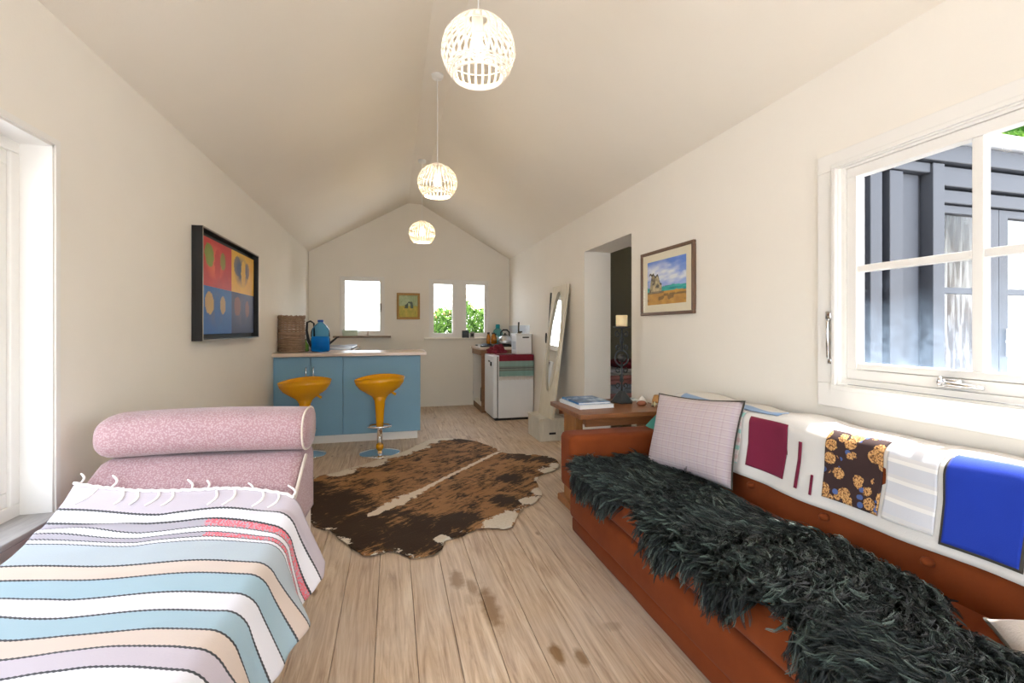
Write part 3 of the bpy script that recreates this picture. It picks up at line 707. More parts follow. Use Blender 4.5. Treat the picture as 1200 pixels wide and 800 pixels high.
# ------------------------------------------------------------------ kitchen peninsula and left bench
YC = 5.13
cab = thing('kitchen_peninsula', 'blue kitchen peninsula cabinet with white plinth', 'cabinet', (-.43, YC, 0))
link('carcass', bx(XL+.002, .30, YC+.02, 5.56, .085, .912), 'blue_cabinet', cab)
def door(x0, x1, nm='door'): return link(nm, bx(x0+.0018, x1-.0018, YC, YC+.02, .088, .905, r=.0025), 'blue_cabinet', cab)
d1 = door(XL+.002, -.815); d2 = door(-.815, -.50); door(-.50, .30, 'back_panel')
for xx, dd in ((-.855, d1), (-.785, d2)):
    b = tube(B(), [(xx, YC, .80), (xx, YC-.022, .798), (xx, YC-.03, .78), (xx, YC-.03, .68), (xx, YC-.022, .662), (xx, YC, .66)], .006, 8); props(link('handle', b, 'chrome', dd, True), 'chrome bow handle')
link('plinth', bx(XL+.002, .27, YC+.035, 5.5, 0, .085), 'white_paint', cab)
one('peninsula_worktop', bx(XL+.002, .36, 5.055, 5.62, .913, .95, r=.006), 'worktop', 'pale beige worktop of the blue peninsula', 'worktop')
sb = thing('sink_bench', 'bench with steel sink top along the left wall behind the peninsula', 'cabinet', (-.85, 6.4, 0))
link('carcass', bx(XL+.002, -.50, 5.63, YF-.015, .0, .905), 'blue_cabinet', sb)
link('worktop', bx(XL+.002, -.46, 5.63, YF-.015, .906, .938, r=.005), 'worktop', sb)
link('sink_top', boxes([(XL+.05, -.475, 6.0, 6.85, .939, .944), (XL+.05, -.475, 6.0, 6.02, .939, .965), (XL+.05, -.475, 6.83, 6.85, .939, .975), (-.495, -.475, 6.0, 6.85, .939, .965)], r=.002), 'steel', sb)

# bar stools
def stool(x, y, rz, label, dz=0):
    t = thing('bar_stool', label, 'bar stool', (x, y, 0), 'yellow bar stools at the peninsula')
    link('base', lathe(B(), [(0, 0), (.19, 0), (.193, .006), (.185, .012), (.10, .028), (.045, .04), (.03, .05), (0, .05)], x, y, 0, 40), 'chrome', t, True)
    link('collar', lathe(B(), [(0, .048), (.034, .048), (.036, .07), (.032, .088), (.0, .088)], x, y, 0, 24), 'yellow_gloss', t, True)
    link('column', lathe(B(), [(0, .05), (.026, .05), (.026, .40), (0, .40)], x, y, 0, 20), 'chrome', t, True)
    h = .02+dz
    link('stem', lathe(B(), [(0, .24+h), (.034, .24+h), (.036, .30+h), (.042, .40+h), (.050, .48+h), (.062, .53+h), (.0, .55+h)], x, y, 0, 28), 'yellow_gloss', t, True)
    fy = y-.035
    ring = [(x+.105*math.cos(2*pi*i/32), fy+.08*math.sin(2*pi*i/32)-.02, .255+h) for i in range(32)]
    link('foot_ring', tube(B(), ring, .010, 8, closed=True), 'chrome', t, True)
    # moulded seat: shell swept round, rim higher at the back (far side), lip lower at the front
    n, mrad = 48, 14; bm = B(); rings = []
    def rim(a):                                     # gentle saddle at the rim
        return .735+.012*math.cos(a)-.012*math.cos(2*a)+dz
    prof = [(.0, 0, .15), (.10, 0, .155), (.30, .0, .19), (.55, .0, .30), (.78, 0, .55), (.93, 0, .82), (1.0, 0, 1.0)]
    outer = [(.25, .0), (.27, .08), (.34, .18), (.54, .33), (.79, .53), (.94, .76), (1.0, 1.0)]
    inner = [(.97, .97), (.85, .74), (.6, .52), (.3, .42), (0.02, .40)]
    base_z = .50+h
    for (f, q) in outer+inner:
        ring = []
        for i in range(n):
            a = 2*pi*i/n; R_ = .237*f if f > .3 else .237*f
            zz = base_z+(rim(a)-base_z)*q
            ring.append(bm.verts.new((x+R_*math.cos(a+rz), y+R_*.86*math.sin(a+rz), zz)))
        rings.append(ring)
    for a_, b_ in zip(rings, rings[1:]):
        for i in range(n): bm.faces.new((a_[i], a_[(i+1) % n], b_[(i+1) % n], b_[i]))
    bm.faces.new(rings[-1])
    link('seat', bm, 'yellow_gloss', t, True)
    b = tube(B(), [(x+.05, y-.01, .60+h), (x+.10, y-.02, .575+h), (x+.15, y-.03, .545+h)], [.010, .011, .013], 8); props(link('lever', b, 'yellow_gloss', t, True), 'height lever')
stool(-.115, 4.62, 0, 'yellow bar stool standing clear on the floor by the cowhide')
stool(-.80, 4.72, .1, 'yellow bar stool partly hidden behind the pink daybed', -.02)

# things on the peninsula
x, y, z = -1.04, 5.36, .95
bk = thing('wicker_basket', 'tall brown wicker basket on the peninsula worktop', 'basket', (x, y, z))
b = B(); rows = 15
for i in range(rows):
    zz = z+.012+i*.0245; rr = .126-.012*abs(i/rows-.3)
    tube(b, [(x+rr*math.cos(2*pi*k/36)*(1+.035*(-1)**(k+i)), y+rr*.8*math.sin(2*pi*k/36)*(1+.035*(-1)**(k+i)), zz) for k in range(36)], .0115, 5, closed=True)
link('weave', b, 'wicker', bk, True)
b = B()
for k in range(18):
    a = 2*pi*k/18; tube(b, [(x+.128*math.cos(a), y+.103*math.sin(a), z+.005), (x+.126*math.cos(a), y+.10*math.sin(a), z+.2), (x+.119*math.cos(a), y+.094*math.sin(a), z+.385+.012*random.random())], .006, 5)
link('stake', b, 'wicker', bk, True)
b = B(); tube(b, [(x+.128*math.cos(2*pi*k/48), y+.10*math.sin(2*pi*k/48), z+.375+.012*math.sin(k*2.1)) for k in range(48)], .011, 6, closed=True); link('rim', b, 'wicker', bk, True)
link('bottom', bx(x-.09, x+.09, y-.07, y+.07, z, z+.01), 'wicker', bk)
b = B(); tube(b, [(x+.128*math.cos(2*pi*k/48), y+.104*math.sin(2*pi*k/48), z+.195) for k in range(48)], .012, 6, closed=True); link('band', b, 'wicker', bk, True)
bc = thing('green_bottle', 'small green glass bottle between basket and watering can', 'bottle', (-.925, 5.50, .95))
link('body', lathe(B(), [(0, 0), (.03, 0), (.033, .01), (.033, .07), (.014, .10), (.012, .125), (0, .125)], -.925, 5.50, .95, 18), 'green_glass', bc, True)
link('cap', lathe(B(), [(0, .125), (.014, .125), (.014, .14), (0, .14)], -.925, 5.50, .95, 14), 'black_plastic', bc, True)
x, y = -.755, 5.38
wb = thing('water_bottle', 'large blue plastic water bottle on the peninsula worktop', 'bottle', (x, y, .95))
pr = [(0, .004), (.085, .0), (.097, .012), (.098, .06), (.093, .075), (.098, .09), (.098, .14), (.092, .155), (.098, .17), (.097, .215), (.088, .245), (.06, .285), (.032, .31), (.026, .318), (.026, .328), (0, .328)]
link('body', lathe(B(), pr, x, y, .95, 32), 'blue_bottle', wb, True)
link('water', lathe(B(), [(0, .008), (.082, .008), (.092, .016), (.092, .06), (.088, .075), (.092, .09), (.092, .14), (.088, .15), (.09, .165), (0, .165)], x, y, .95, 32), 'blue_water', wb, True)
simple('cap_blue', c(30, 80, 170), .4)
link('cap', lathe(B(), [(0, .322), (.03, .322), (.03, .345), (0, .347)], x, y, .95, 20), 'cap_blue', wb, True)
x, y = -.80, 5.555 
wc = thing('watering_can', 'dark watering can with tall handle behind the blue bottle', 'watering can', (x, y+.04, .95)); y += .04
link('body', lathe(B(), [(0, 0), (.085, 0), (.088, .02), (.075, .12), (.06, .15), (.058, .152), (0, .145)], x, y, .95, 24), 'black_plastic', wc, True)
link('spout', tube(B(), [(x+.06, y, .99), (x+.11, y, 1.03), (x+.19, y, 1.10), (x+.215, y, 1.105)], [.018, .013, .010, .009], 10), 'black_plastic', wc, True)
link('handle', tube(B(), [(x-.05, y, 1.09), (x-.055, y, 1.26), (x-.09, y, 1.285), (x-.125, y, 1.27), (x-.13, y, 1.18), (x-.115, y, 1.08), (x-.075, y, .98)], [.009, .01, .011, .012, .014, .018, .014], 8), 'black_plastic', wc, True)

# things on the window sills
tb = thing('sill_tub', 'pale green tub on the left far window sill', 'tub', (-.60, YF-.02, 1.094))
link('body', lathe(B(), [(0, 0), (.10, 0), (.105, .005), (.112, .085), (.108, .085), (.10, .01), (0, .01)], -.60, YF-.02, 1.094, 24, 1, .42), 'pale_green', tb, True)
link('lid', lathe(B(), [(0, .135), (.05, .13), (.095, .10), (.108, .088), (0, .088)], -.60, YF-.02, 1.094, 24, 1, .42), 'clear_glass', tb, True)
b = lathe(B(), [(0, 0), (.018, 0), (.02, .03), (.008, .05), (.007, .075), (0, .08)], -.35, YF-.02, 1.094, 14); one('sill_ornament', b, 'shell', 'tiny pale ornament on the left far window sill', 'ornament', smooth=True)
t = thing('sill_box', 'dark square tin on the right far window sill', 'tin', (1.115, YF-.045, 1.06)); 
struct('trim_2', bx(.476, 1.569, YF-.06, YF-.001, 1.04, 1.056, r=.004), 'wall_paint', 'ledge under the right far window')
link('body', bx(1.06, 1.165, YF-.057, YF-.016, 1.0565, 1.155, r=.006), 'iron', t); link('lid', bx(1.058, 1.167, YF-.059, YF-.014, 1.155, 1.17, r=.004), 'black_plastic', t)
t = thing('sill_jar', 'small grey box beside the dark tin on the sill', 'box', (1.215, YF-.05, 1.06))
link('body', bx(1.185, 1.25, YF-.055, YF-.018, 1.0565, 1.15, r=.006), 'concrete', t); link('label', bx(1.195, 1.24, YF-.0565, YF-.055, 1.075, 1.125), 'iron', t)

# ------------------------------------------------------------------ kitchen corner on the right
kb = thing('corner_bench', 'white open kitchen bench with wood edged top in the far right corner', 'bench', (1.53, 6.85, 0))
link('worktop', bx(1.205, XR-.003, 6.46, YF-.016, .895, .932, r=.004), 'worktop', kb)
link('front_rail', bx(1.22, 1.245, 6.46, YF-.02, .82, .895), 'raw_wood', kb)
link('end_panel', bx(1.235, XR-.003, YF-.06, YF-.02, 0, .895), 'white_paint', kb)
link('end_panel', bx(1.235, XR-.003, 6.47, 6.50, 0, .895), 'raw_wood', kb)
link('shelf', bx(1.23, XR-.003, 6.50, YF-.06, .09, .115), 'white_paint', kb); link('kickboard', bx(1.235, 1.25, 6.50, YF-.06, 0, .09), 'raw_wood', kb)
link('back_panel', bx(XR-.02, XR-.004, 6.50, YF-.06, .115, .895), 'white_paint', kb)
for hz in (.78, .18): link('hinge', bx(1.228, 1.236, YF-.055, YF-.025, hz, hz+.04, r=.002), 'steel', kb)
b = lathe(B(), [(0, 0), (.06, 0), (.065, .02), (.06, .2), (.02, .24), (.02, .3), (0, .3)], 1.34, 6.78, .116, 18); one('shelf_flask', b, 'dark_bronze', 'dark flask on the lower shelf of the corner bench', 'flask', smooth=True)
# tiled splashback
spl = props(link('splashback', bx(XR-.004, XR-.0005, 6.05, YF-.005, .94, 1.25), 'white_paint', None), 'pale tiled splashback on the right wall over the corner bench', None, None, 'structure')
simple('pale_tile', c(206, 214, 224), .2, var=.04)
for i in range(11):
    for j in range(3):
        ya = 6.055+i*.103
        link('tile', bx(XR-.009, XR-.004, ya, ya+.1, .942+j*.103, .942+j*.103+.1, r=.0015, seg=1), 'pale_tile', spl)
hb = thing('gas_hob', 'black cooker hob on the corner bench', 'cooker', (1.52, 6.82, .932))
link('body', bx(1.25, 1.80, 6.58, 7.06, .933, .958, r=.006), 'black_plastic', hb)
for xx, yy in ((1.38, 6.7), (1.38, 6.94), (1.66, 6.7), (1.66, 6.94)): link('burner', lathe(B(), [(0, .958), (.05, .958), (.055, .965), (.03, .975), (0, .975)], xx, yy, 0, 18), 'iron', hb, True)
for yy in (6.66, 6.76): link('knob', lathe(B(), [(0, .93), (.016, .93), (.016, .955), (0, .957)], 1.246, yy, .005, 12), 'white_plastic', hb, True)
def jar(x, y, h_, r_, label, z_=.976):
    t = thing('spice_jar', label, 'jar', (x, y, z_), 'amber jars on the hob')
    link('body', lathe(B(), [(0, 0), (r_, 0), (r_, h_*.6), (r_*.6, h_*.8), (r_*.6, h_*.86), (0, h_*.86)], x, y, z_, 18), 'amber', t, True)
    link('lid', lathe(B(), [(0, h_*.86), (r_*.72, h_*.86), (r_*.72, h_), (0, h_)], x, y, z_, 16), 'dark_bronze', t, True)
jar(1.385, 6.72, .17, .028, 'leftmost slim amber jar on the hob')
jar(1.455, 6.70, .165, .034, 'middle amber jar on the hob, touching its neighbour')
jar(1.52, 6.88, .15, .030, 'rear amber jar on the hob nearest the kettle')
x, y, z = 1.63, 6.68, .976
kt = thing('kettle', 'silver stove top kettle with black handle', 'kettle', (x, y, z))
link('body', lathe(B(), [(0, 0), (.10, 0), (.108, .015), (.105, .05), (.085, .095), (.05, .125), (0, .13)], x, y, z, 28), 'steel', kt, True)
link('lid', lathe(B(), [(0, .125), (.045, .127), (.03, .138), (.012, .142), (.012, .158), (0, .16)], x, y, z, 18), 'black_plastic', kt, True)
link('spout', tube(B(), [(x-.08, y-.02, z+.05), (x-.12, y-.03, z+.09), (x-.135, y-.035, z+.115)], [.02, .015, .012], 10), 'steel', kt, True)
link('handle', tube(B(), [(x-.065, y, z+.10), (x-.065, y, z+.17), (x-.03, y, z+.205), (x+.03, y, z+.205), (x+.065, y, z+.17), (x+.065, y, z+.10)], [.008, .011, .013, .013, .011, .008], 8), 'black_plastic', kt, True)
x, y, z = 1.62, 7.12, .933
wt = thing('water_carboy', 'clear water bottle with teal cap behind the kettle', 'bottle', (x, y, z))
link('body', lathe(B(), [(0, 0), (.055, 0), (.06, .02), (.06, .21), (.05, .245), (.024, .27), (0, .275)], x, y, z, 22, 1.3, .9), 'teal_bottle', wt, True)
link('cap', lathe(B(), [(0, .27), (.034, .27), (.034, .32), (.03, .335), (0, .337)], x, y, z, 18), 'teal_plastic', wt, True)

# fridge
fg = thing('small_fridge', 'small white fridge under the striped cloth', 'fridge', (1.56, 6.1, 0))
link('body', bx(1.335, XR-.012, 5.85, 6.40, .03, .845, r=.012), 'white_enamel', fg)
dr = link('door', bx(1.265, 1.325, 5.845, 6.405, .035, .852, r=.016, seg=3), 'white_enamel', fg)
link('badge', bx(1.262, 1.2655, 6.02, 6.14, .755, .775, r=.001), 'iron', dr); link('latch', bx(1.250, 1.266, 5.92, 5.96, .71, .765, r=.004), 'black_plastic', dr)
link('gasket', bx(1.324, 1.336, 5.86, 6.39, .045, .835), 'black_plastic', fg)
link('base', bx(1.30, XR-.03, 5.87, 6.38, 0, .032), 'black_plastic', fg)  # black block paints the dark gap under the fridge
striped('fridge_cloth', [(0, c(120, 150, 148)), (.40, c(112, 16, 38)), (.56, c(112, 16, 38)), (.80, c(112, 16, 38))], 2, 10)
def fcloth():
    m = N('cloth_bands'); sx = m.n('SeparateXYZ'); a = m.n('Attribute'); a.attribute_name = 'stripe'; m.l(a.outputs['Vector'], sx.inputs[0])
    q = m.math('MULTIPLY', sx.outputs[0], 1.0)
    col = m.ramp(q, [(0, c(112, 16, 38)), (.50, c(112, 16, 38)), (.62, c(128, 158, 152)), (.74, c(110, 128, 124)), (.78, c(84, 84, 84)), (.80, c(126, 142, 136)), (.83, c(100, 100, 96)), (.85, c(120, 154, 148)), (.98, c(206, 206, 204))], 'CONSTANT')
    m.set(col, .9); m.bump(m.noise(m.coord('Object', (60, 60, 300)), 1.5, 2), .4, .003)
fcloth()
def fc(u, v):                                       # v: from top back, over the edge, down the side facing the room
    x = 1.345+.47*u; s = v*.55
    wv = .004*math.sin(u*19)+.003*math.sin(u*43+1)
    if s < .27: return (x, 6.10-s+.02*0, .8495+.003+.002*math.sin(u*30)*math.sin(v*20))
    s2 = s-.27
    return (x, 5.838-.004-wv*min(1, s2*8)-.002, .849-s2)
rc = thing('striped_cloth', 'maroon and sage striped cloth hanging over the fridge side', 'cloth', (1.58, 5.85, .62))
sheet('cloth', fc, 40, 44, 'cloth_bands', rc, lambda u, v: (v, u, 0), .004)
b = B()
for i in range(46):
    xx = 1.348+.467*i/45; tube(b, [(xx, 5.835, .575), (xx+random.uniform(-.003, .003), 5.834, .53+random.uniform(-.006, .004))], .0022, 4)
link('fringe', b, 'cream_piping', rc)
# crumpled red cloth on the fridge
bm = B(); bmesh.ops.create_icosphere(bm, subdivisions=4, radius=1)
for v in bm.verts:
    p = v.co.copy(); n_ = 1+.28*math.sin(p.x*5+p.y*3)*math.sin(p.y*6+1)+.12*math.sin(p.z*11+p.x*8)
    v.co = Vector((1.42+p.x*.12*n_, 6.27+p.y*.09*n_, .8795+max(p.z, -.2)*.09*n_))
one('crumpled_cloth', bm, 'maroon_cloth', 'crumpled dark red cloth heaped on the fridge beside the white bin', 'cloth', smooth=True)
bb = thing('bread_bin', 'white upright metal bin standing on the fridge', 'bin', (1.71, 6.05, .857))
link('body', bx(1.60, 1.815, 5.92, 6.18, .858, 1.118, r=.008), 'white_enamel', bb); link('lid', bx(1.595, 1.82, 5.915, 6.185, 1.118, 1.135, r=.005), 'white_enamel', bb)
props(link('handle', bx(1.685, 1.775, 5.914, 5.92, 1.075, 1.092, r=.003), 'black_plastic', bb), 'black slot handle')
simple('faint_print', c(190, 196, 204), .5)
link('label_panel', bx(1.5985, 1.60, 5.95, 6.13, .92, 1.03), 'faint_print', bb)
b = B(); box(b, 1.655, 1.70, 6.04, 6.08, 1.1355, 1.15, r=.004); tube(b, [(1.67, 6.06, 1.148), (1.668, 6.06, 1.22), (1.671, 6.06, 1.29)], [.011, .010, .012], 8); tube(b, [(1.67, 6.06, 1.155), (1.72, 6.06, 1.158)], .01, 8)
one('metal_stand', b, 'dark_bronze', 'slim dark metal stand on top of the white bin', 'stand', smooth=True)

# ------------------------------------------------------------------ leaning mirror on a box
bo = thing('wooden_box', 'whitewashed wooden box with slot handle on the floor under the mirror', 'box', (1.655, 4.87, 0))
for nm, a in (('side', (1.515, XR-.035, 4.655, 4.673, .003, .225)), ('side', (1.515, XR-.035, 5.067, 5.085, .003, .225)), ('side', (1.515, 1.533, 4.674, 5.066, .003, .225)), ('side', (XR-.053, XR-.035, 4.674, 5.066, .003, .225)), ('bottom', (1.515, XR-.035, 4.655, 5.085, 0, .003)), ('lid', (1.51, XR-.03, 4.65, 5.09, .226, .240))):
    link(nm, bx(*a, r=.001, seg=1), 'white_box_wood', bo)
props(link('handle_slot', bx(1.62, 1.695, 4.651, 4.656, .07, .092, r=.002), 'black_plastic', bo), 'dark hand hole')
mr = thing('leaning_mirror', 'tall cream wooden board with oval mirror leaning on the wall', 'mirror', (1.64, 4.78, .24))
P0 = Vector((1.635, 4.55, .242)); up = Vector((XR-.028-1.635, -.02, 1.40)).normalized(); along = Vector((-.002, .46, 0)).normalized(); nrm = along.cross(up).normalized()
if nrm.x > 0: nrm = -nrm
H_, W_ = 1.44, .46
def mp(a, b, d=0): return P0+along*a+up*b+nrm*d
bm = B()
# board with an oval hole, front and back faces as a ring of quads
NE = 64
def outer_pt(th):
    cx, sy = math.cos(th), math.sin(th); k = 1/max(abs(cx)/(W_/2), abs(sy)/(H_/2)); return (W_/2+cx*k, H_/2+sy*k)
hole = (W_/2, .82, .172, .545)
rings = {}
ths = sorted([2*pi*i/NE for i in range(NE)]+[math.atan2(s1*H_, s2*W_) % (2*pi) for s1 in (-1, 1) for s2 in (-1, 1)])
for tag_, d in (('f', .02), ('b', 0)):
    rings['o'+tag_] = [bm.verts.new(mp(*outer_pt(th), d)) for th in ths]
    rings['i'+tag_] = [bm.verts.new(mp(hole[0]+hole[2]*math.cos(th), hole[1]+hole[3]*math.sin(th), d)) for th in ths]
nn = len(ths)
for i in range(nn):
    j = (i+1) % nn
    for a, b_ in (('of', 'if'), ('if', 'ib'), ('ib', 'ob'), ('ob', 'of')): bm.faces.new((rings[a][i], rings[a][j], rings[b_][j], rings[b_][i]))
link('board', bm, 'cream_board', mr)
bm = B(); bm.faces.new([bm.verts.new(mp(hole[0]+(hole[2]+.002)*math.cos(t_), hole[1]+(hole[3]+.002)*math.sin(t_), .009)) for t_ in [2*pi*i/64 for i in range(64)]])
link('oval_glass', bm, 'mirror', mr)
b = tube(B(), [mp(hole[0]+(hole[2]+.004)*math.cos(2*pi*i/64), hole[1]+(hole[3]+.004)*math.sin(2*pi*i/64), .02) for i in range(64)], .007, 6, closed=True); link('bead', b, 'cream_board', mr, True)
# dark framed panel propped behind it
dk = thing('dark_frame', 'dark thin framed panel propped behind the cream mirror board', 'frame', (1.75, 5.2, .24))
Q0 = Vector((1.742, 5.0, 1.0))
b = B(); tube(b, [(1.74, 5.10, .242), (1.775, 5.13, 1.05), (1.80, 5.10, 1.62)], .011, 6); link('stile', b, 'iron', dk, True)
b = B(); tube(b, [(1.72, 5.09, .30), (1.745, 5.11, .80), (1.755, 5.10, 1.05)], .008, 6); link('stile', b, 'dark_bronze', dk, True)
b = B(); tube(b, [(1.755+.02*math.cos(2*pi*i/20), 5.15+.045*math.cos(2*pi*i/20), 1.09+.055*math.sin(2*pi*i/20)) for i in range(20)], .008, 6, closed=True); link('ring', b, 'iron', dk, True)

# ------------------------------------------------------------------ side table and the things on it
tt = thing('side_table', 'brown wooden side table between sofa and doorway', 'table', (1.47, 2.96, 0))
bm = bx(1.135, XR-.012, 2.67, 3.24, .630, .662, r=.005); link('top', bm, 'table_wood', tt)
link('apron', boxes([(1.19, XR-.03, 2.715, 2.735, .575, .628), (1.19, XR-.03, 3.18, 3.20, .575, .628), (1.21, 1.225, 2.735, 3.18, .575, .628)]), 'table_wood', tt)
def taper(x0, x1, y0, y1, z0, z1, k):
    bm = B(); box(bm, x0, x1, y0, y1, z0, z1)
    cx, cy = (x0+x1)/2, (y0+y1)/2
    for v in bm.verts:
        if v.co.z < (z0+z1)/2: v.co.x = cx+(v.co.x-cx)*k; v.co.y = cy+(v.co.y-cy)*k
    return bm
link('leg', taper(1.165, 1.21, 2.81, 3.03, .045, .628, 1.0), 'table_wood_upright', tt)
link('leg', taper(XR-.10, XR-.055, 2.81, 3.03, .045, .628, 1.0), 'table_wood_upright', tt)
link('foot_rail', bx(1.13, 1.245, 2.78, 3.07, 0, .045, r=.008), 'table_wood_upright', tt)
link('foot_rail', bx(XR-.135, XR-.02, 2.78, 3.07, 0, .045, r=.008), 'table_wood_upright', tt)
def book(name, x0, x1, y0, y1, z0, h_, rz, cover, label):
    t = thing(name, label, 'book', ((x0+x1)/2, (y0+y1)/2, z0))
    cx, cy = (x0+x1)/2, (y0+y1)/2; M = Matrix.Translation((cx, cy, 0)) @ Matrix.Rotation(rz, 4, 'Z') @ Matrix.Translation((-cx, -cy, 0))
    link('pages', bx(x0+.004, x1-.004, y0+.004, y1-.002, z0+.002, z0+h_-.002, M=M), 'paper', t)
    link('cover', boxes([]) if False else (lambda b: (box(b, x0, x1, y0, y1, z0, z0+.002, M=M), box(b, x0, x1, y0, y1, z0+h_-.002, z0+h_, M=M), box(b, x0, x0+.003, y0, y1, z0+.002, z0+h_-.002, M=M))[0])(B()), cover, t)
m = N('cover_white'); m.set(m.mix(m.noise(m.coord(), 9, 2), c(236, 236, 234), c(216, 222, 228)), .35)
m = N('cover_sea'); m.set(m.ramp(m.noise(m.coord(), 14, 5), [(.3, c(16, 60, 110)), (.5, c(40, 110, 170)), (.68, c(196, 216, 230))]), .3)
m = N('cover_pale'); m.set(m.ramp(m.noise(m.coord(), 16, 4), [(.35, c(120, 160, 190)), (.6, c(225, 230, 232))]), .3)
book('thick_book', 1.20, 1.46, 2.86, 3.19, .661, .026, .06, 'cover_white', 'thick white book at the bottom of the pile on the side table')
book('blue_book', 1.21, 1.45, 2.89, 3.18, .688, .013, .02, 'cover_sea', 'blue covered book lying on top of the white one')
x, y, z = 1.625, 3.06, .66
cs = thing('candlestick', 'tall wrought iron scroll candlestick on the side table', 'candlestick', (x, y, z))
link('base', lathe(B(), [(0, 0), (.085, 0), (.088, .01), (.075, .02), (.05, .055), (.03, .075), (.018, .085), (0, .09)], x, y, z, 6), 'iron', cs)
dirv = Vector((math.cos(math.radians(14.6)), -math.sin(math.radians(14.6)), 0))
def pt2(a, h_): return Vector((x, y, z))+dirv*a+Vector((0, 0, h_))
b = B(); tube(b, [pt2(0, .08), pt2(.0, .30)], .007, 8); tube(b, [pt2(0, .38), pt2(0, .545)], .007, 8); link('stem', b, 'iron', cs, True)
link('ring', tube(B(), [pt2(.048*math.cos(2*pi*i/28), .325+.055*math.sin(2*pi*i/28)) for i in range(28)], .006, 8, closed=True), 'iron', cs, True)
link('ball', lathe(B(), [(0, -.032), (.02, -.027), (.032, -.008), (.032, .008), (.02, .027), (0, .032)], x, y, z+.325, 14), 'black_plastic', cs, True)
def scroll(a0, h0, sgn, R_, vdir):
    pts = []
    for i in range(26):
        q = i/25; ang = -pi/2+q*2.6*pi*.8; r = R_*(1-.62*q)
        pts.append(pt2(sgn*(R_+a0+r*math.sin(ang-pi*.5+pi)*.95), h0+vdir*(r*math.cos(ang-pi*.5+pi))))
    return pts
for hh_, R_, vd in ((.50, .022, 1), (.405, .02, -1), (.235, .02, 1), (.125, .02, -1)):
    for sg in (-1, 1):
        b = B(); tube(b, scroll(.006, hh_, sg, R_, vd), .0045, 6); tube(b, [pt2(0, hh_+vd*.0-.02*vd), pt2(sg*.012, hh_-.035*vd), pt2(sg*.006, hh_-.07*vd)], .004, 6); link('scroll', b, 'iron', cs, True)
link('drip_pan', lathe(B(), [(0, .54), (.05, .545), (.062, .553), (.062, .557), (.05, .551), (0, .549)], x, y, z, 24), 'iron', cs, True)
cd = thing('pillar_candle', 'cream pillar candle on the iron candlestick', 'candle', (x, y, z+.556))
link('wax', lathe(B(), [(0, 0), (.041, 0), (.042, .003), (.042, .083), (.039, .087), (.03, .084), (0, .082)], x, y, z+.5515, 24), 'candle_wax', cd, True)
link('wick', tube(B(), [(x, y, z+.63), (x+.002, y, z+.648)], .0015, 5), 'black_plastic', cd)
b = B()
for i in range(7):
    a = 2*pi*i/7; 
    tube(b, [(1.755, 3.0, .672), (1.755+.03*math.cos(a), 3.0+.028*math.sin(a), .668+.008*(i % 2)), (1.755+.038*math.cos(a), 3.0+.04*math.sin(a), .664)], [.016, .01, .003], 6)
lathe(b, [(0, 0), (.03, 0), (.032, .012), (.018, .034), (.004, .05), (0, .052)], 1.755, 3.0, .661, 12)
one('sea_shell', b, 'shell', 'white spiky shell on the side table by the candlestick', 'shell', smooth=True)
b = lathe(B(), [(0, 0), (.026, .001), (.036, .012), (.033, .024), (.018, .033), (0, .036)], 1.695, 2.90, .661, 16, 1, .8); one('brown_stone', b, 'terracotta', 'rounded brown stone in front of the white shell', 'stone', smooth=True)
book('folded_brochure', 1.66, 1.80, 3.09, 3.21, .661, .007, .1, 'cover_pale', 'pale leaflet lying behind the shell')
x, y, z = 1.775, 2.83, .661
wp = thing('wooden_pot', 'small turned wooden pot on little legs at the table edge', 'pot', (x, y, z))
link('bowl', lathe(B(), [(0, .03), (.034, .03), (.036, .045), (.026, .075), (.022, .08), (0, .078)], x, y, z, 18), 'pot_wood', wp, True)
for i in range(7): link('leg', tube(B(), [(x+.03*math.cos(2*pi*i/7), y+.03*math.sin(2*pi*i/7), z+.038), (x+.036*math.cos(2*pi*i/7), y+.036*math.sin(2*pi*i/7), z)], [.007, .005], 6), 'candle_wax', wp, True)

# ------------------------------------------------------------------ sofa
sf = thing('sofa', 'rust velvet sofa under the right window', 'sofa', (1.4, 1.45, 0))
def soft(bm, amp, seed=0, fr=6):
    for v in bm.verts:
        n_ = fbm(v.co.y*fr+seed, v.co.z*fr+v.co.x*fr, seed)-.5; v.co += Vector((n_*amp, n_*amp*.3, n_*amp*.6))
    return bm
def cushion_box(x0, x1, y0, y1, z0, z1, r, cuts=10, amp=.008, seed=0):
    bm = bx(x0, x1, y0, y1, z0, z1)
    bmesh.ops.bevel(bm, geom=list(bm.edges), offset=r, segments=5, profile=.5, affect='EDGES')
    for k in range(1, cuts):
        yy = y0+r+(y1-y0-2*r)*k/cuts
        bmesh.ops.bisect_plane(bm, geom=list(bm.verts)+list(bm.edges)+list(bm.faces), plane_co=(0, yy, 0), plane_no=(0, 1, 0))
    return soft(bm, amp, seed)
link('lower_base', cushion_box(1.03, 1.78, .22, 2.56, 0.004, .098, .02, 14, .006, 1), 'velvet_rust', sf, True)
link('upper_base', cushion_box(1.01, 1.78, .21, 2.55, .095, .262, .03, 14, .008, 2), 'velvet_rust', sf, True)
link('seat_cushion', cushion_box(1.0, 1.62, .43, 2.455, .27, .425, .055, 16, .012, 3), 'velvet_rust', sf, True)
link('arm', cushion_box(.985, 1.80, 2.445, 2.635, .262, .588, .035, 6, .014, 4), 'velvet_rust', sf, True)
link('arm', cushion_box(.985, 1.80, .2, .42, .262, .60, .035, 6, .014, 5), 'velvet_rust', sf, True)
bm = cushion_box(1.555, 1.785, .42, 2.445, .25, .80, .06, 16, .008, 6)
for v in bm.verts:
    if v.co.x < 1.65: v.co.x += (v.co.z-.5)*.08
bk_ = link('backrest', bm, 'velvet_rust', sf, True)
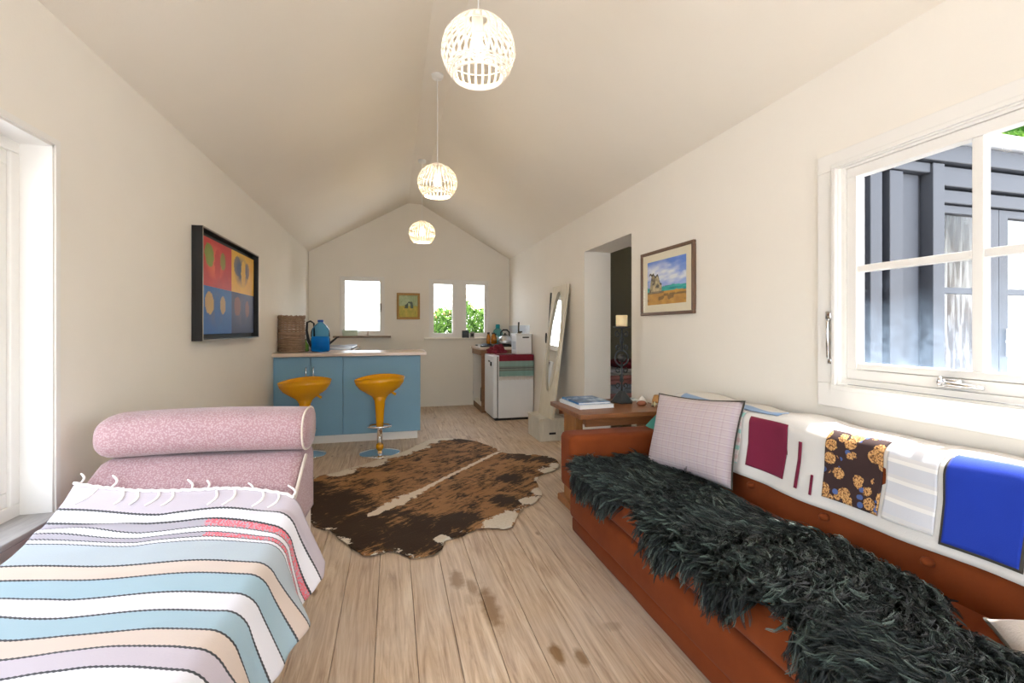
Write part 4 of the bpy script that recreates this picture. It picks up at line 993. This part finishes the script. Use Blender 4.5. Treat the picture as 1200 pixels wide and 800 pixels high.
for yy in (.62, 1.02, 1.36, 1.72, 2.08): link('button', lathe(B(), [(0, -.015), (.016, -.01), (.018, 0), (.014, .008), (0, .012)], 1.548, yy, .505, 14), 'velvet_rust', bk_, True)

# quilt over the back of the sofa
def q_surface(y, s, off=0.0):
    """s: arc length from the front hem; runs up the front, over the top, towards the wall"""
    wv = .012*(fbm(y*5, s*3, 11)-.5)+.007*math.sin(y*16+s*5)
    drop = max(0, y-2.38)
    hem = .545+.012*math.sin(y*3.1)
    top = .822-.85*max(0, y-2.36) if y > 2.36 else .822+.006*math.sin(y*9)
    top = max(top, .605); Hf = top-.05-hem; r = .05
    xf = 1.536+.02*(1 if s > .15 else s/.15)
    if s < Hf: return Vector((xf+.012*(s/Hf)+wv-off, y, hem+s))
    a = (s-Hf)/r
    if a < pi/2: return Vector((xf+.012+r-(r+off)*math.cos(a)+wv*(1-a/1.6), y, hem+Hf+(r+off)*math.sin(a)+wv*.3))
    return Vector((min(xf+.012+r+(s-Hf-r*pi/2), XR-.012), y, hem+Hf+r+off+wv*.5+.004*math.sin(y*21)-.0*s))
SQ = .225+.0785+.165
ql = thing('patchwork_quilt', 'white patchwork quilt draped along the sofa back', 'quilt', (1.62, 1.5, .545))
QY0, QY1 = .50, 2.62
sheet('cloth', lambda u, v: q_surface(QY0+(QY1-QY0)*u, SQ*v), 110, 34, 'white_quilt', ql, None, -.01)
def patch(name, y0, y1, s0, s1, mat, label, nu=24, nv=24, off=.003, skew=0.0, par=None):
    o = sheet(name, lambda u, v: q_surface(y0+(y1-y0)*u+skew*v, s0+(s1-s0)*v, off), nu, nv, mat, par or ql, None, .003); return props(o, label)
patch('patch', 1.79, 1.99, .045, .29, 'mint_stripe', 'mint and pink striped patch')
patch('patch', 1.545, 1.745, .052, .27, 'maroon_patch', 'maroon patch', skew=.0)
patch('patch', 1.165, 1.365, .045, .30, 'floral_patch', 'brown floral patch')
patch('patch', 1.0, 1.15, .045, .30, 'grey_stripe', 'grey and white striped patch')
patch('patch', .80, .985, .028, .285, 'olive_trim', 'olive border of the blue patch', off=.003)
patch('patch', .808, .978, .036, .30, 'blue_patch', 'bright blue patch', off=.0055)
patch('patch', .52, .74, .045, .30, 'grey_stripe', 'grey striped patch')
patch('patch', 2.02, 2.28, .05, .30, 'lightblue_patch', 'light blue patch', off=.003)
patch('patch', 1.62, 1.99, .30, .36, 'lightblue_patch', 'pale blue strip on the top edge', off=.0035)
patch('patch', 2.40, 2.60, .0, .30, 'teal_patch', 'teal patch at the far end')
patch('stripe', 1.468, 1.482, .04, .22, 'maroon_patch', 'thin red stripe', 3, 14)
patch('stripe', 1.405, 1.414, .035, .11, 'maroon_patch', 'short red stripe', 3, 8)

# cushions
def pillow(name, w_, h_, t_, M, mat, label, piping=None, n=22):
    bm = B(); top, bot = {}, {}
    def prof(u, v):
        a = (1-abs(u)**3.2)*(1-abs(v)**3.2); return t_*max(a, 0)**.55
    def edge(u, v):                                 # pulled in sides, pointed corners
        return (u*(1-.07*(1-v*v)), v*(1-.07*(1-u*u)))
    for i in range(n+1):
        for j in range(n+1):
            u, v = -1+2*i/n, -1+2*j/n; eu, ev = edge(u, v); d = prof(u, v)+.006*(vnoise(u*3, v*3, 2)-.5)*(prof(u, v)/t_)
            top[i, j] = bm.verts.new((d, eu*w_/2, ev*h_/2))
            bot[i, j] = top[i, j] if (i in (0, n) or j in (0, n)) else bm.verts.new((-d, eu*w_/2, ev*h_/2))
    for i in range(n):
        for j in range(n):
            bm.faces.new((top[i, j], top[i+1, j], top[i+1, j+1], top[i, j+1])); q = [bot[i, j], bot[i, j+1], bot[i+1, j+1], bot[i+1, j]]
            try: bm.faces.new(q)
            except ValueError: pass
    loop = [edge(-1+2*i/n, -1) for i in range(n)]+[edge(1, -1+2*i/n) for i in range(n)]+[edge(1-2*i/n, 1) for i in range(n)]+[edge(-1, 1-2*i/n) for i in range(n)]
    t = bpy.data.objects.new(name, None); C.objects.link(t); t.matrix_world = M; WL[t] = Vector((0, 0, 0)); props(t, label, 'cushion')
    bmesh.ops.recalc_face_normals(bm, faces=bm.faces)
    link('cover', bm, mat, t, True)
    if piping: link('piping', tube(B(), [(0, a*w_/2, b_*h_/2) for a, b_ in loop], .004, 6, closed=True), piping, t, True)
    return t
M = Matrix.Translation((1.475, 2.045, .655)) @ Matrix.Rotation(math.radians(7), 4, 'Z') @ Matrix.Rotation(math.radians(16), 4, 'Y') @ Matrix.Rotation(math.radians(-4), 4, 'X')
pillow('plaid_cushion', .58, .40, .065, M, 'plaid_pink', 'pale pink checked cushion leaning at the far end of the sofa', 'olive_trim')
M = Matrix.Translation((1.41, .535, .48)) @ Matrix.Rotation(math.radians(45), 4, 'Z') @ Matrix.Rotation(math.radians(88), 4, 'Y')
pillow('knitted_cushion', .38, .38, .075, M, 'cushion_knit', 'cream knitted cushion lying at the near end of the sofa', 'olive_trim')

# sheepskins on the seat
def pelt(name, label, y0, y1, xb, mat, seed, nlock, per, lmin, lmax, curl, zoff, hang):
    """back edge xb(y), overhang over the front edge hang(y)"""
    r_ = np.random.default_rng(seed); zt = .432+zoff; xf = 1.035; rr = .055
    def surf(y, s):                                 # s = 0 at back edge .. along the surface to the front hem
        xbk = xb(y); flat = xbk-xf
        bump = .028*(fbm(y*4, s*5, seed)-.5)+.02*(fbm(y*9, s*9, seed+1)-.5)
        if s < flat: return Vector((xbk-s, y, zt+bump+.012)), Vector((0, 0, 1))
        a = (s-flat)/rr
        if a < pi/2: return Vector((xf-rr*math.sin(a), y, zt+bump*(1-a/1.6)+.012-rr*(1-math.cos(a)))), Vector((-math.sin(a), 0, math.cos(a)))
        d = s-flat-rr*pi/2
        return Vector((xf-rr-.006-.03*d, y, zt-rr-d)), Vector((-1, 0, .05))
    def tot(y): return xb(y)-xf+rr*pi/2+hang(y)
    base = thing(name, label, 'sheepskin', (1.28, (y0+y1)/2, .43), 'dark sheepskins on the sofa')
    def fn(u, v):
        y = y0+(y1-y0)*u; 
        return tuple(surf(y, tot(y)*v)[0])
    sheet('pelt', fn, 50, 26, 'pelt_hide', base, None, -.006)
    # locks of wool
    SEG = 5; V = []; F = []; T = []
    nv = 0
    for _ in range(nlock):
        y = y0+(y1-y0)*r_.random(); s = tot(y)*r_.random()**.93
        p, n_ = surf(y, s); L = lmin+(lmax-lmin)*r_.random(); tone = r_.random()**1.6
        comb = Vector((-.55+.5*(vnoise(y*5, s*6, seed+4)-.5)*2, (vnoise(y*4, s*4, seed+7)-.5)*2.6, -.15))
        if n_.z < .5: comb = Vector((-.25, (vnoise(y*5, s*4, seed+7)-.5)*1.2, -1.3))
        d0 = (n_*.75+comb*.75+Vector(r_.normal(0, .18, 3))).normalized()
        d1 = (n_*.02+comb*1.0+Vector(r_.normal(0, .22, 3))).normalized()
        ph = r_.random()*6.28; side = d0.cross(d1)
        side = side.normalized() if side.length > 1e-4 else Vector((0, 1, 0)); oth = d0.cross(side).normalized()
        path = []; q = p.copy()
        for i in range(SEG+1):
            f = i/SEG; dd = d0.lerp(d1, f).normalized()
            path.append(q+side*(curl*math.sin(ph+f*6.5)*f)+oth*(curl*math.cos(ph+f*6.5)*f)); q = q+dd*(L/SEG)
        for k in range(per):
            o1 = Vector(r_.normal(0, .009, 3)); wd = .0016+.0016*r_.random(); a = r_.random()*pi
            wv = (side*math.cos(a)+oth*math.sin(a))*wd; tn = min(1, max(0, tone+r_.normal(0, .10)))
            for i, pp in enumerate(path):
                f = i/SEG; c_ = pp+o1*(1-.86*f); ww = wv*(1-.85*f)
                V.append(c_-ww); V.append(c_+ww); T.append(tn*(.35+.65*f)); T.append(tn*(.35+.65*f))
            for i in range(SEG): F.append((nv+2*i, nv+2*i+1, nv+2*i+3, nv+2*i+2))
            nv += 2*(SEG+1)
    me = bpy.data.meshes.new('fleece'); me.from_pydata([tuple(v) for v in V], [], F)
    at = me.attributes.new('tone', 'FLOAT', 'POINT'); at.data.foreach_set('value', T)
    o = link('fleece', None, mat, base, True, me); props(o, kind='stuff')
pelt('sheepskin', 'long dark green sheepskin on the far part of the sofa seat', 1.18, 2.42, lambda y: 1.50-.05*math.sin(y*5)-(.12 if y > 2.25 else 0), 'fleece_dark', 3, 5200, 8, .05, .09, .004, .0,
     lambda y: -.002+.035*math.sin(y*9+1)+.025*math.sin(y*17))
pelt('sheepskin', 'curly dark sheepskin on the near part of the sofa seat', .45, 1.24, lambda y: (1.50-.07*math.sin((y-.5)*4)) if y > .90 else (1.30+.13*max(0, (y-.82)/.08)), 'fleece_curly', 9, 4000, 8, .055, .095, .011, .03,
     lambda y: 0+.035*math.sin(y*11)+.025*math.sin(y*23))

# ------------------------------------------------------------------ cowhide
out = [(-0.646, 3.951), (-0.458, 4.035), (-0.25, 4.25), (-0.035, 4.473), (0.15, 4.643), (0.359, 5.018), (0.635, 5.025), (0.849, 4.852), (0.973, 4.564), (1.04, 4.254), (1.259, 4.196), (1.40, 4.08), (1.46, 3.954), (1.386, 3.70), (1.226, 3.62), (1.106, 3.495), (1.08, 3.289), (1.007, 3.086), (0.912, 2.997), (0.802, 2.906), (0.71, 2.689), (0.615, 2.665), (0.538, 2.721), (0.473, 2.702), (0.382, 2.634), (0.282, 2.616), (0.258, 2.479), (0.158, 2.448), (0.079, 2.441), (0.011, 2.563), (-0.064, 2.543), (-0.148, 2.519), (-0.215, 2.661), (-0.287, 2.764), (-0.338, 2.889), (-0.418, 2.958), (-0.504, 3.081), (-0.66, 3.425), (-.74, 3.7)]
def smooth_poly(P, it=2):
    for _ in range(it):
        Q = []
        for i in range(len(P)):
            a, b_ = P[i], P[(i+1) % len(P)]; Q += [(.75*a[0]+.25*b_[0], .75*a[1]+.25*b_[1]), (.25*a[0]+.75*b_[0], .25*a[1]+.75*b_[1])]
        P = Q
    return P
OP = smooth_poly(out, 2)
OP = [(a+.012*(vnoise(i*.7, 0, 3)-.5)*2, b_+.012*(vnoise(i*.7, 5, 3)-.5)*2) for i, (a, b_) in enumerate(OP)]
bm = B(); ev = [bm.verts.new((a, b_, 0)) for a, b_ in OP]; bm.faces.new(ev)
for ax, lo_, hi_ in (('x', -.8, 1.5), ('y', 2.4, 5.1)):
    q = lo_
    while q < hi_:
        bmesh.ops.bisect_plane(bm, geom=list(bm.verts)+list(bm.edges)+list(bm.faces), plane_co=(q, 0, 0) if ax == 'x' else (0, q, 0), plane_no=(1, 0, 0) if ax == 'x' else (0, 1, 0)); q += .03
OPa = np.array(OP); sa, sbb = Vector((-.22, 2.97, 0)), Vector((1.02, 4.36, 0)); sd = (sbb-sa); sl = sd.length; sd.normalize()
whites = [(.63, 2.72, .12), (.72, 2.80, .10), (.95, 3.05, .09), (1.05, 3.2, .08), (1.16, 3.42, .10), (1.30, 3.62, .13), (1.40, 3.75, .10), (.35, 4.95, .16), (.22, 4.74, .17), (.02, 4.50, .15), (-.18, 4.29, .15), (-.42, 4.06, .13), (.55, 5.02, .10), (.10, 4.62, .15), (.28, 2.62, .06)]
darks = [(-.2, 2.9, .35), (.15, 2.7, .36), (-.4, 3.3, .36), (.35, 2.85, .2), (.42, 4.9, .12), (.75, 4.92, .18), (1.15, 4.15, .16), (1.35, 3.98, .16), (-.6, 3.7, .2), (.75, 3.1, .14), (.9, 3.55, .15)]
zone = []
for v in bm.verts:
    x_, y_ = v.co.x, v.co.y
    d = np.min(np.hypot(OPa[:, 0]-x_, OPa[:, 1]-y_))
    v.co.z = .0045+.010*min(1, d/.12)*fbm(x_*4, y_*4, 5)+.006*max(0, 1-d/.05)*fbm(x_*9, y_*9, 6)
    wh = max(1-math.hypot(x_-a, y_-b_)/r for a, b_, r in whites); wh = max(-1, min(1.5, wh*1.6+.25))
    if d < .05: wh = max(wh, .22*(1-d/.05))
    wh -= .25*max(0, min(1, (d-.16)/.1))*4
    dkk = min(1, max(0, max(1-math.hypot(x_-a, y_-b_)/r for a, b_, r in darks)*1.5))
    q = Vector((x_, y_, 0))-sa; al = q.dot(sd); pe = abs(q.x*sd.y-q.y*sd.x)
    wid = .020+.034*math.exp(-((al-.40)/.22)**2); spn = max(-1, 1.3-pe/wid/1.3) if .12 < al < sl else -1
    zone.append((wh, dkk, spn, 1))
me = meshify(bm, 'cowhide_rug')
at = me.attributes.new('zone', 'FLOAT_COLOR', 'POINT'); at.data.foreach_set('color', np.array(zone, np.float32).ravel())
o = link('cowhide_rug', None, 'brindle_hide', None, True, me); props(o, 'brown and black brindle cowhide rug with white edges on the floor', 'rug')
md = o.modifiers.new('thickness', 'SOLIDIFY'); md.thickness = .004; md.offset = -1

# ------------------------------------------------------------------ daybed with rolled head
hd = math.radians(3.0); da = Vector((math.sin(hd), math.cos(hd), 0)); drt = Vector((math.cos(hd), -math.sin(hd), 0)); DO = Vector((-.325, 2.17, 0)); DW, DL = .725, 1.85
def dl(s, t, z_): return DO-da*s-drt*(DW-t)+Vector((0, 0, z_))   # s from the head end, t from the wall side
PZ = [(0, .71), (.17, .71), (.25, .665), (.34, .60), (.43, .55), (.54, .515), (.66, .495), (.85, .485), (2.3, .485)]
def dz(s):
    for (s0, z0_), (s1, z1_) in zip(PZ, PZ[1:]):
        if s <= s1: return z0_+(z1_-z0_)*(s-s0)/(s1-s0)
    return .485
db = thing('daybed', 'dusty pink upholstered daybed with rolled headrest by the left window', 'daybed', tuple(DO-da*.9-drt*.38))
def dsurf(u, v):
    s = .02+(DL-.02)*u; q = v*(DW+.16+.16)-.16; r = .05      # q<0: left side, 0..DW: top, >DW: right side
    z_ = dz(s)
    if q < 0: return tuple(dl(s, .004, z_-r+q*1.5+.02))
    if q > DW: return tuple(dl(s, DW-.004, z_-r-(q-DW)*1.5+.02))
    t = q; e = min(t, DW-t); dzv = 0 if e > r else -(r-math.sqrt(max(0, r*r-(r-e)**2)))
    return tuple(dl(s, min(max(t, .004), DW-.004), z_+dzv*.9+.004*math.sin(s*14)*math.sin(t*9)))
sheet('mattress', dsurf, 60, 60, 'pink_velour', db, None, .01)
b = B()
for (s0, s1, t0, t1, z0_, z1_) in ((.02, DL, .02, DW-.02, .17, .32), (.02, .17, .015, DW-.015, .30, .67)):
    vs_ = [b.verts.new(dl(s, t, z_)) for s in (s0, s1) for t in (t0, t1) for z_ in (z0_, z1_)]
    for q in ((0, 1, 3, 2), (4, 6, 7, 5), (0, 4, 5, 1), (2, 3, 7, 6), (0, 2, 6, 4), (1, 5, 7, 3)): b.faces.new([vs_[i] for i in q])
link('frame', b, 'cream_piping', db)
for s in (.08, DL-.08):
    for t in (.07, DW-.07):
        b = B(); pb = dl(s, t, 0); lathe(b, [(0, 0), (.018, 0), (.028, .17), (0, .17)], pb.x, pb.y, 0, 12); link('leg', b, 'table_wood_upright', db, True)
# rolled headrest
def roll(u, v):
    tt_ = -.02+(DW+.022)*u; a = 2*pi*v
    e = min(u/.10, 1); k = math.sqrt(max(0, 1-(1-e)**2)); e2 = min((1-u)/.025, 1); k *= math.sqrt(max(.0, 1-(1-e2)**2))*.12+.88 if e2 < 1 else 1
    cs_, sn = math.cos(a), math.sin(a)
    px_ = math.copysign(abs(cs_)**.8, cs_)*.115*(.25+.75*k); pz_ = math.copysign(abs(sn)**.8, sn)*.083*(.25+.75*k)
    return tuple(dl(.105-px_, tt_, 0.79+pz_+.010*math.sin(pi*u)))
bm = B(); V_ = [[bm.verts.new(roll(i/40, j/36)) for j in range(36)] for i in range(41)]
for i in range(40):
    for j in range(36): bm.faces.new((V_[i][j], V_[i+1][j], V_[i+1][(j+1) % 36], V_[i][(j+1) % 36]))
bm.faces.new(V_[0]); bm.faces.new(V_[-1][::-1])
hr = link('headrest', bm, 'pink_velour', db, True)
link('piping', tube(B(), [Vector(roll(.985, j/36))+drt*.004 for j in range(36)], .004, 6, closed=True), 'cream_piping', hr, True)
b = B(); tube(b, [dl(s, DW-.001, dz(s)-.015) for s in (.17, .22, .28, .34, .42, .5)], .006, 6); link('side_piping', b, 'cream_piping', db, True)
# striped woven throw
tw_ = thing('striped_throw', 'pastel striped woven throw spread over the daybed', 'throw', tuple(DO-da*.9-drt*.35+Vector((0, 0, .5))))
S0, S1 = .324, 1.80
TL_, TH = -.10, .20                                  # reach past the wall side and hang on the room side
def throw_pt(s, q):
    r = .06; top = DW+TL_*0
    slump = .010*math.sin(s*9+q*2)*math.sin(q*7+1)+.010*(fbm(s*7, q*5, 4)-.5)
    fold = .014*math.exp(-((s-.46)/.022)**2)*(.6+.4*math.sin(q*9))
    z_ = dz(s)+.016+fold+max(0, slump)
    if q < .02:
        return dl(s, max(q, .0), z_)
    if q <= DW-r*.5: return dl(s, q, z_)
    a = (q-(DW-r*.5))/r; 
    if a < 1.25: return dl(s, DW-r*.5+r*math.sin(a), z_-r*(1-math.cos(a)))
    d = q-(DW-r*.5)-r*1.25; wv = .018*math.sin(s*17+2)+.012*math.sin(s*31)
    return dl(s, DW-r*.5+r*math.sin(1.25)+d*.34+wv*min(1, d*6), z_-r*(1-math.cos(1.25))-d*.93)
def skew(s, q): return min(DL-.01, s-.12*((DW-min(q, DW+.03))-.4))
def throw_fn(u, v):
    s = S0+(S1-S0)*u+.008*math.sin(v*9)*(1-u); h_ = .26-.10*max(0, min(1, (s-.4)/.9)); q = .004+(DW+h_-.004)*v
    return tuple(throw_pt(skew(s, q), q))
sheet('cloth', throw_fn, 190, 90, 'throw_stripes', tw_, lambda u, v: (S0+(S1-S0)*u+.006*math.sin(v*14), v, 0), -.005)
tz = thing
for i in range(15):
    q = .02+i*.05+random.uniform(-.012, .012); 
    if 6 < i < 9: s_dir = -1
    else: s_dir = 1 if random.random() < .6 else -1
    pts = []; s = skew(S0+.004, q); a0 = random.uniform(-.6, .6)
    for k in range(7):
        f = k/6; ss = s+s_dir*f*.055*(1 if s_dir > 0 else .8); qq = q+math.sin(f*3+a0)*.018-.02*f
        p = throw_pt(ss, qq) if s_dir > 0 else dl(ss, qq, dz(ss)+.012)
        pts.append(p+Vector((0, 0, .008)))
    link('tassel', tube(B(), pts, [.0035, .0045, .004, .004, .004, .0035, .003], 6), 'fringe_white', tw_, True)
b = B(); tube(b, [throw_pt(skew(S0+.002+.008*math.sin(k/60*9*.75), .73*k/60), .73*k/60)+Vector((0, 0, .007+.002*math.sin(k*2.2))) for k in range(61)], .0055, 6); link('knotted_edge', b, 'fringe_white', tw_, True)

# ------------------------------------------------------------------ outside
struct('ground', bx(-40, 40, -30, 60, -.6, -.45), 'bounce_ground')
def leaves(n, sampler, size, seed):
    r_ = np.random.default_rng(seed); P = sampler(r_, n)
    a = r_.normal(0, 1, (n, 3)); a /= np.linalg.norm(a, axis=1)[:, None]
    b_ = np.cross(a, r_.normal(0, 1, (n, 3))); b_ /= np.linalg.norm(b_, axis=1)[:, None]
    sz = size*(.6+.8*r_.random((n, 1)))
    V = np.stack([P-a*sz, P-b_*sz*.45, P+a*sz, P+b_*sz*.45], 1).reshape(-1, 3)
    me = bpy.data.meshes.new('leaves'); F = np.arange(n*4).reshape(-1, 4)
    me.from_pydata(V.tolist(), [], F.tolist())
    at = me.attributes.new('tone', 'FLOAT', 'POINT'); at.data.foreach_set('value', np.repeat(r_.random(n), 4).astype(np.float32)); return me
hg = thing('hedge', 'green leafy hedge outside the right far window', 'hedge', (2.0, 10.0, -.45))
def hs(r_, n):
    P = r_.random((n, 3)); x_ = .75+P[:, 0]*2.6; top = 1.60+.18*np.sin(x_*5)+.10*np.sin(x_*13+1)+.12*(x_ < 1.5)
    return np.stack([x_, 9.6+P[:, 1]*.9, -.4+(top+.4)*P[:, 2]**.75], 1)
o = link('foliage', None, 'hedge_leaf', hg, False, leaves(16000, hs, .045, 2)); props(o, kind='stuff')
def hs2(r_, n):
    P = r_.random((n, 3)); x_ = .75+P[:, 0]*2.4; top = 1.72+.2*np.sin(x_*5)+.1*np.sin(x_*13+1)
    return np.stack([x_, 9.8+P[:, 1]*.6, top+.35*P[:, 2]**2-.1], 1)
o = link('blossom', None, 'blossom_leaf', hg, False, leaves(900, hs2, .04, 5)); props(o, kind='stuff')
b = B()
for i in range(7): tube(b, [(.9+i*.36, 10.05, -.45), (.92+i*.36, 10.02, .5), (.9+i*.36, 10.0, 1.3)], [.04, .03, .015], 6)
link('stem', b, 'bark', hg)
def tree(x_, y_, h_, r0, label, seed):
    t = thing('tree', label, 'tree', (x_, y_, -.45), 'trees above the wing roof')
    link('trunk', tube(B(), [(x_, y_, -.45), (x_+.05, y_, h_*.4), (x_, y_+.1, h_)], [.16, .12, .05], 8), 'bark', t)
    def ss(r_, n):
        d = r_.normal(0, 1, (n, 3)); d /= np.linalg.norm(d, axis=1)[:, None]; rad = r0*(.6+.4*r_.random((n, 1)))*(1+.18*np.sin(d[:, :1]*7)*np.cos(d[:, 1:2]*6))
        return np.array([x_, y_, h_])+d*rad
    o = link('foliage', None, 'tree_leaf', t, False, leaves(9000, ss, .09, seed)); props(o, kind='stuff')
tree(9.0, 5.25, 3.7, 1.8, 'round green tree rising above the wing roof at the window corner', 11)
tree(13.5, 5.6, 5.2, 1.9, 'farther green tree behind the wing roof, right of the round one', 12)
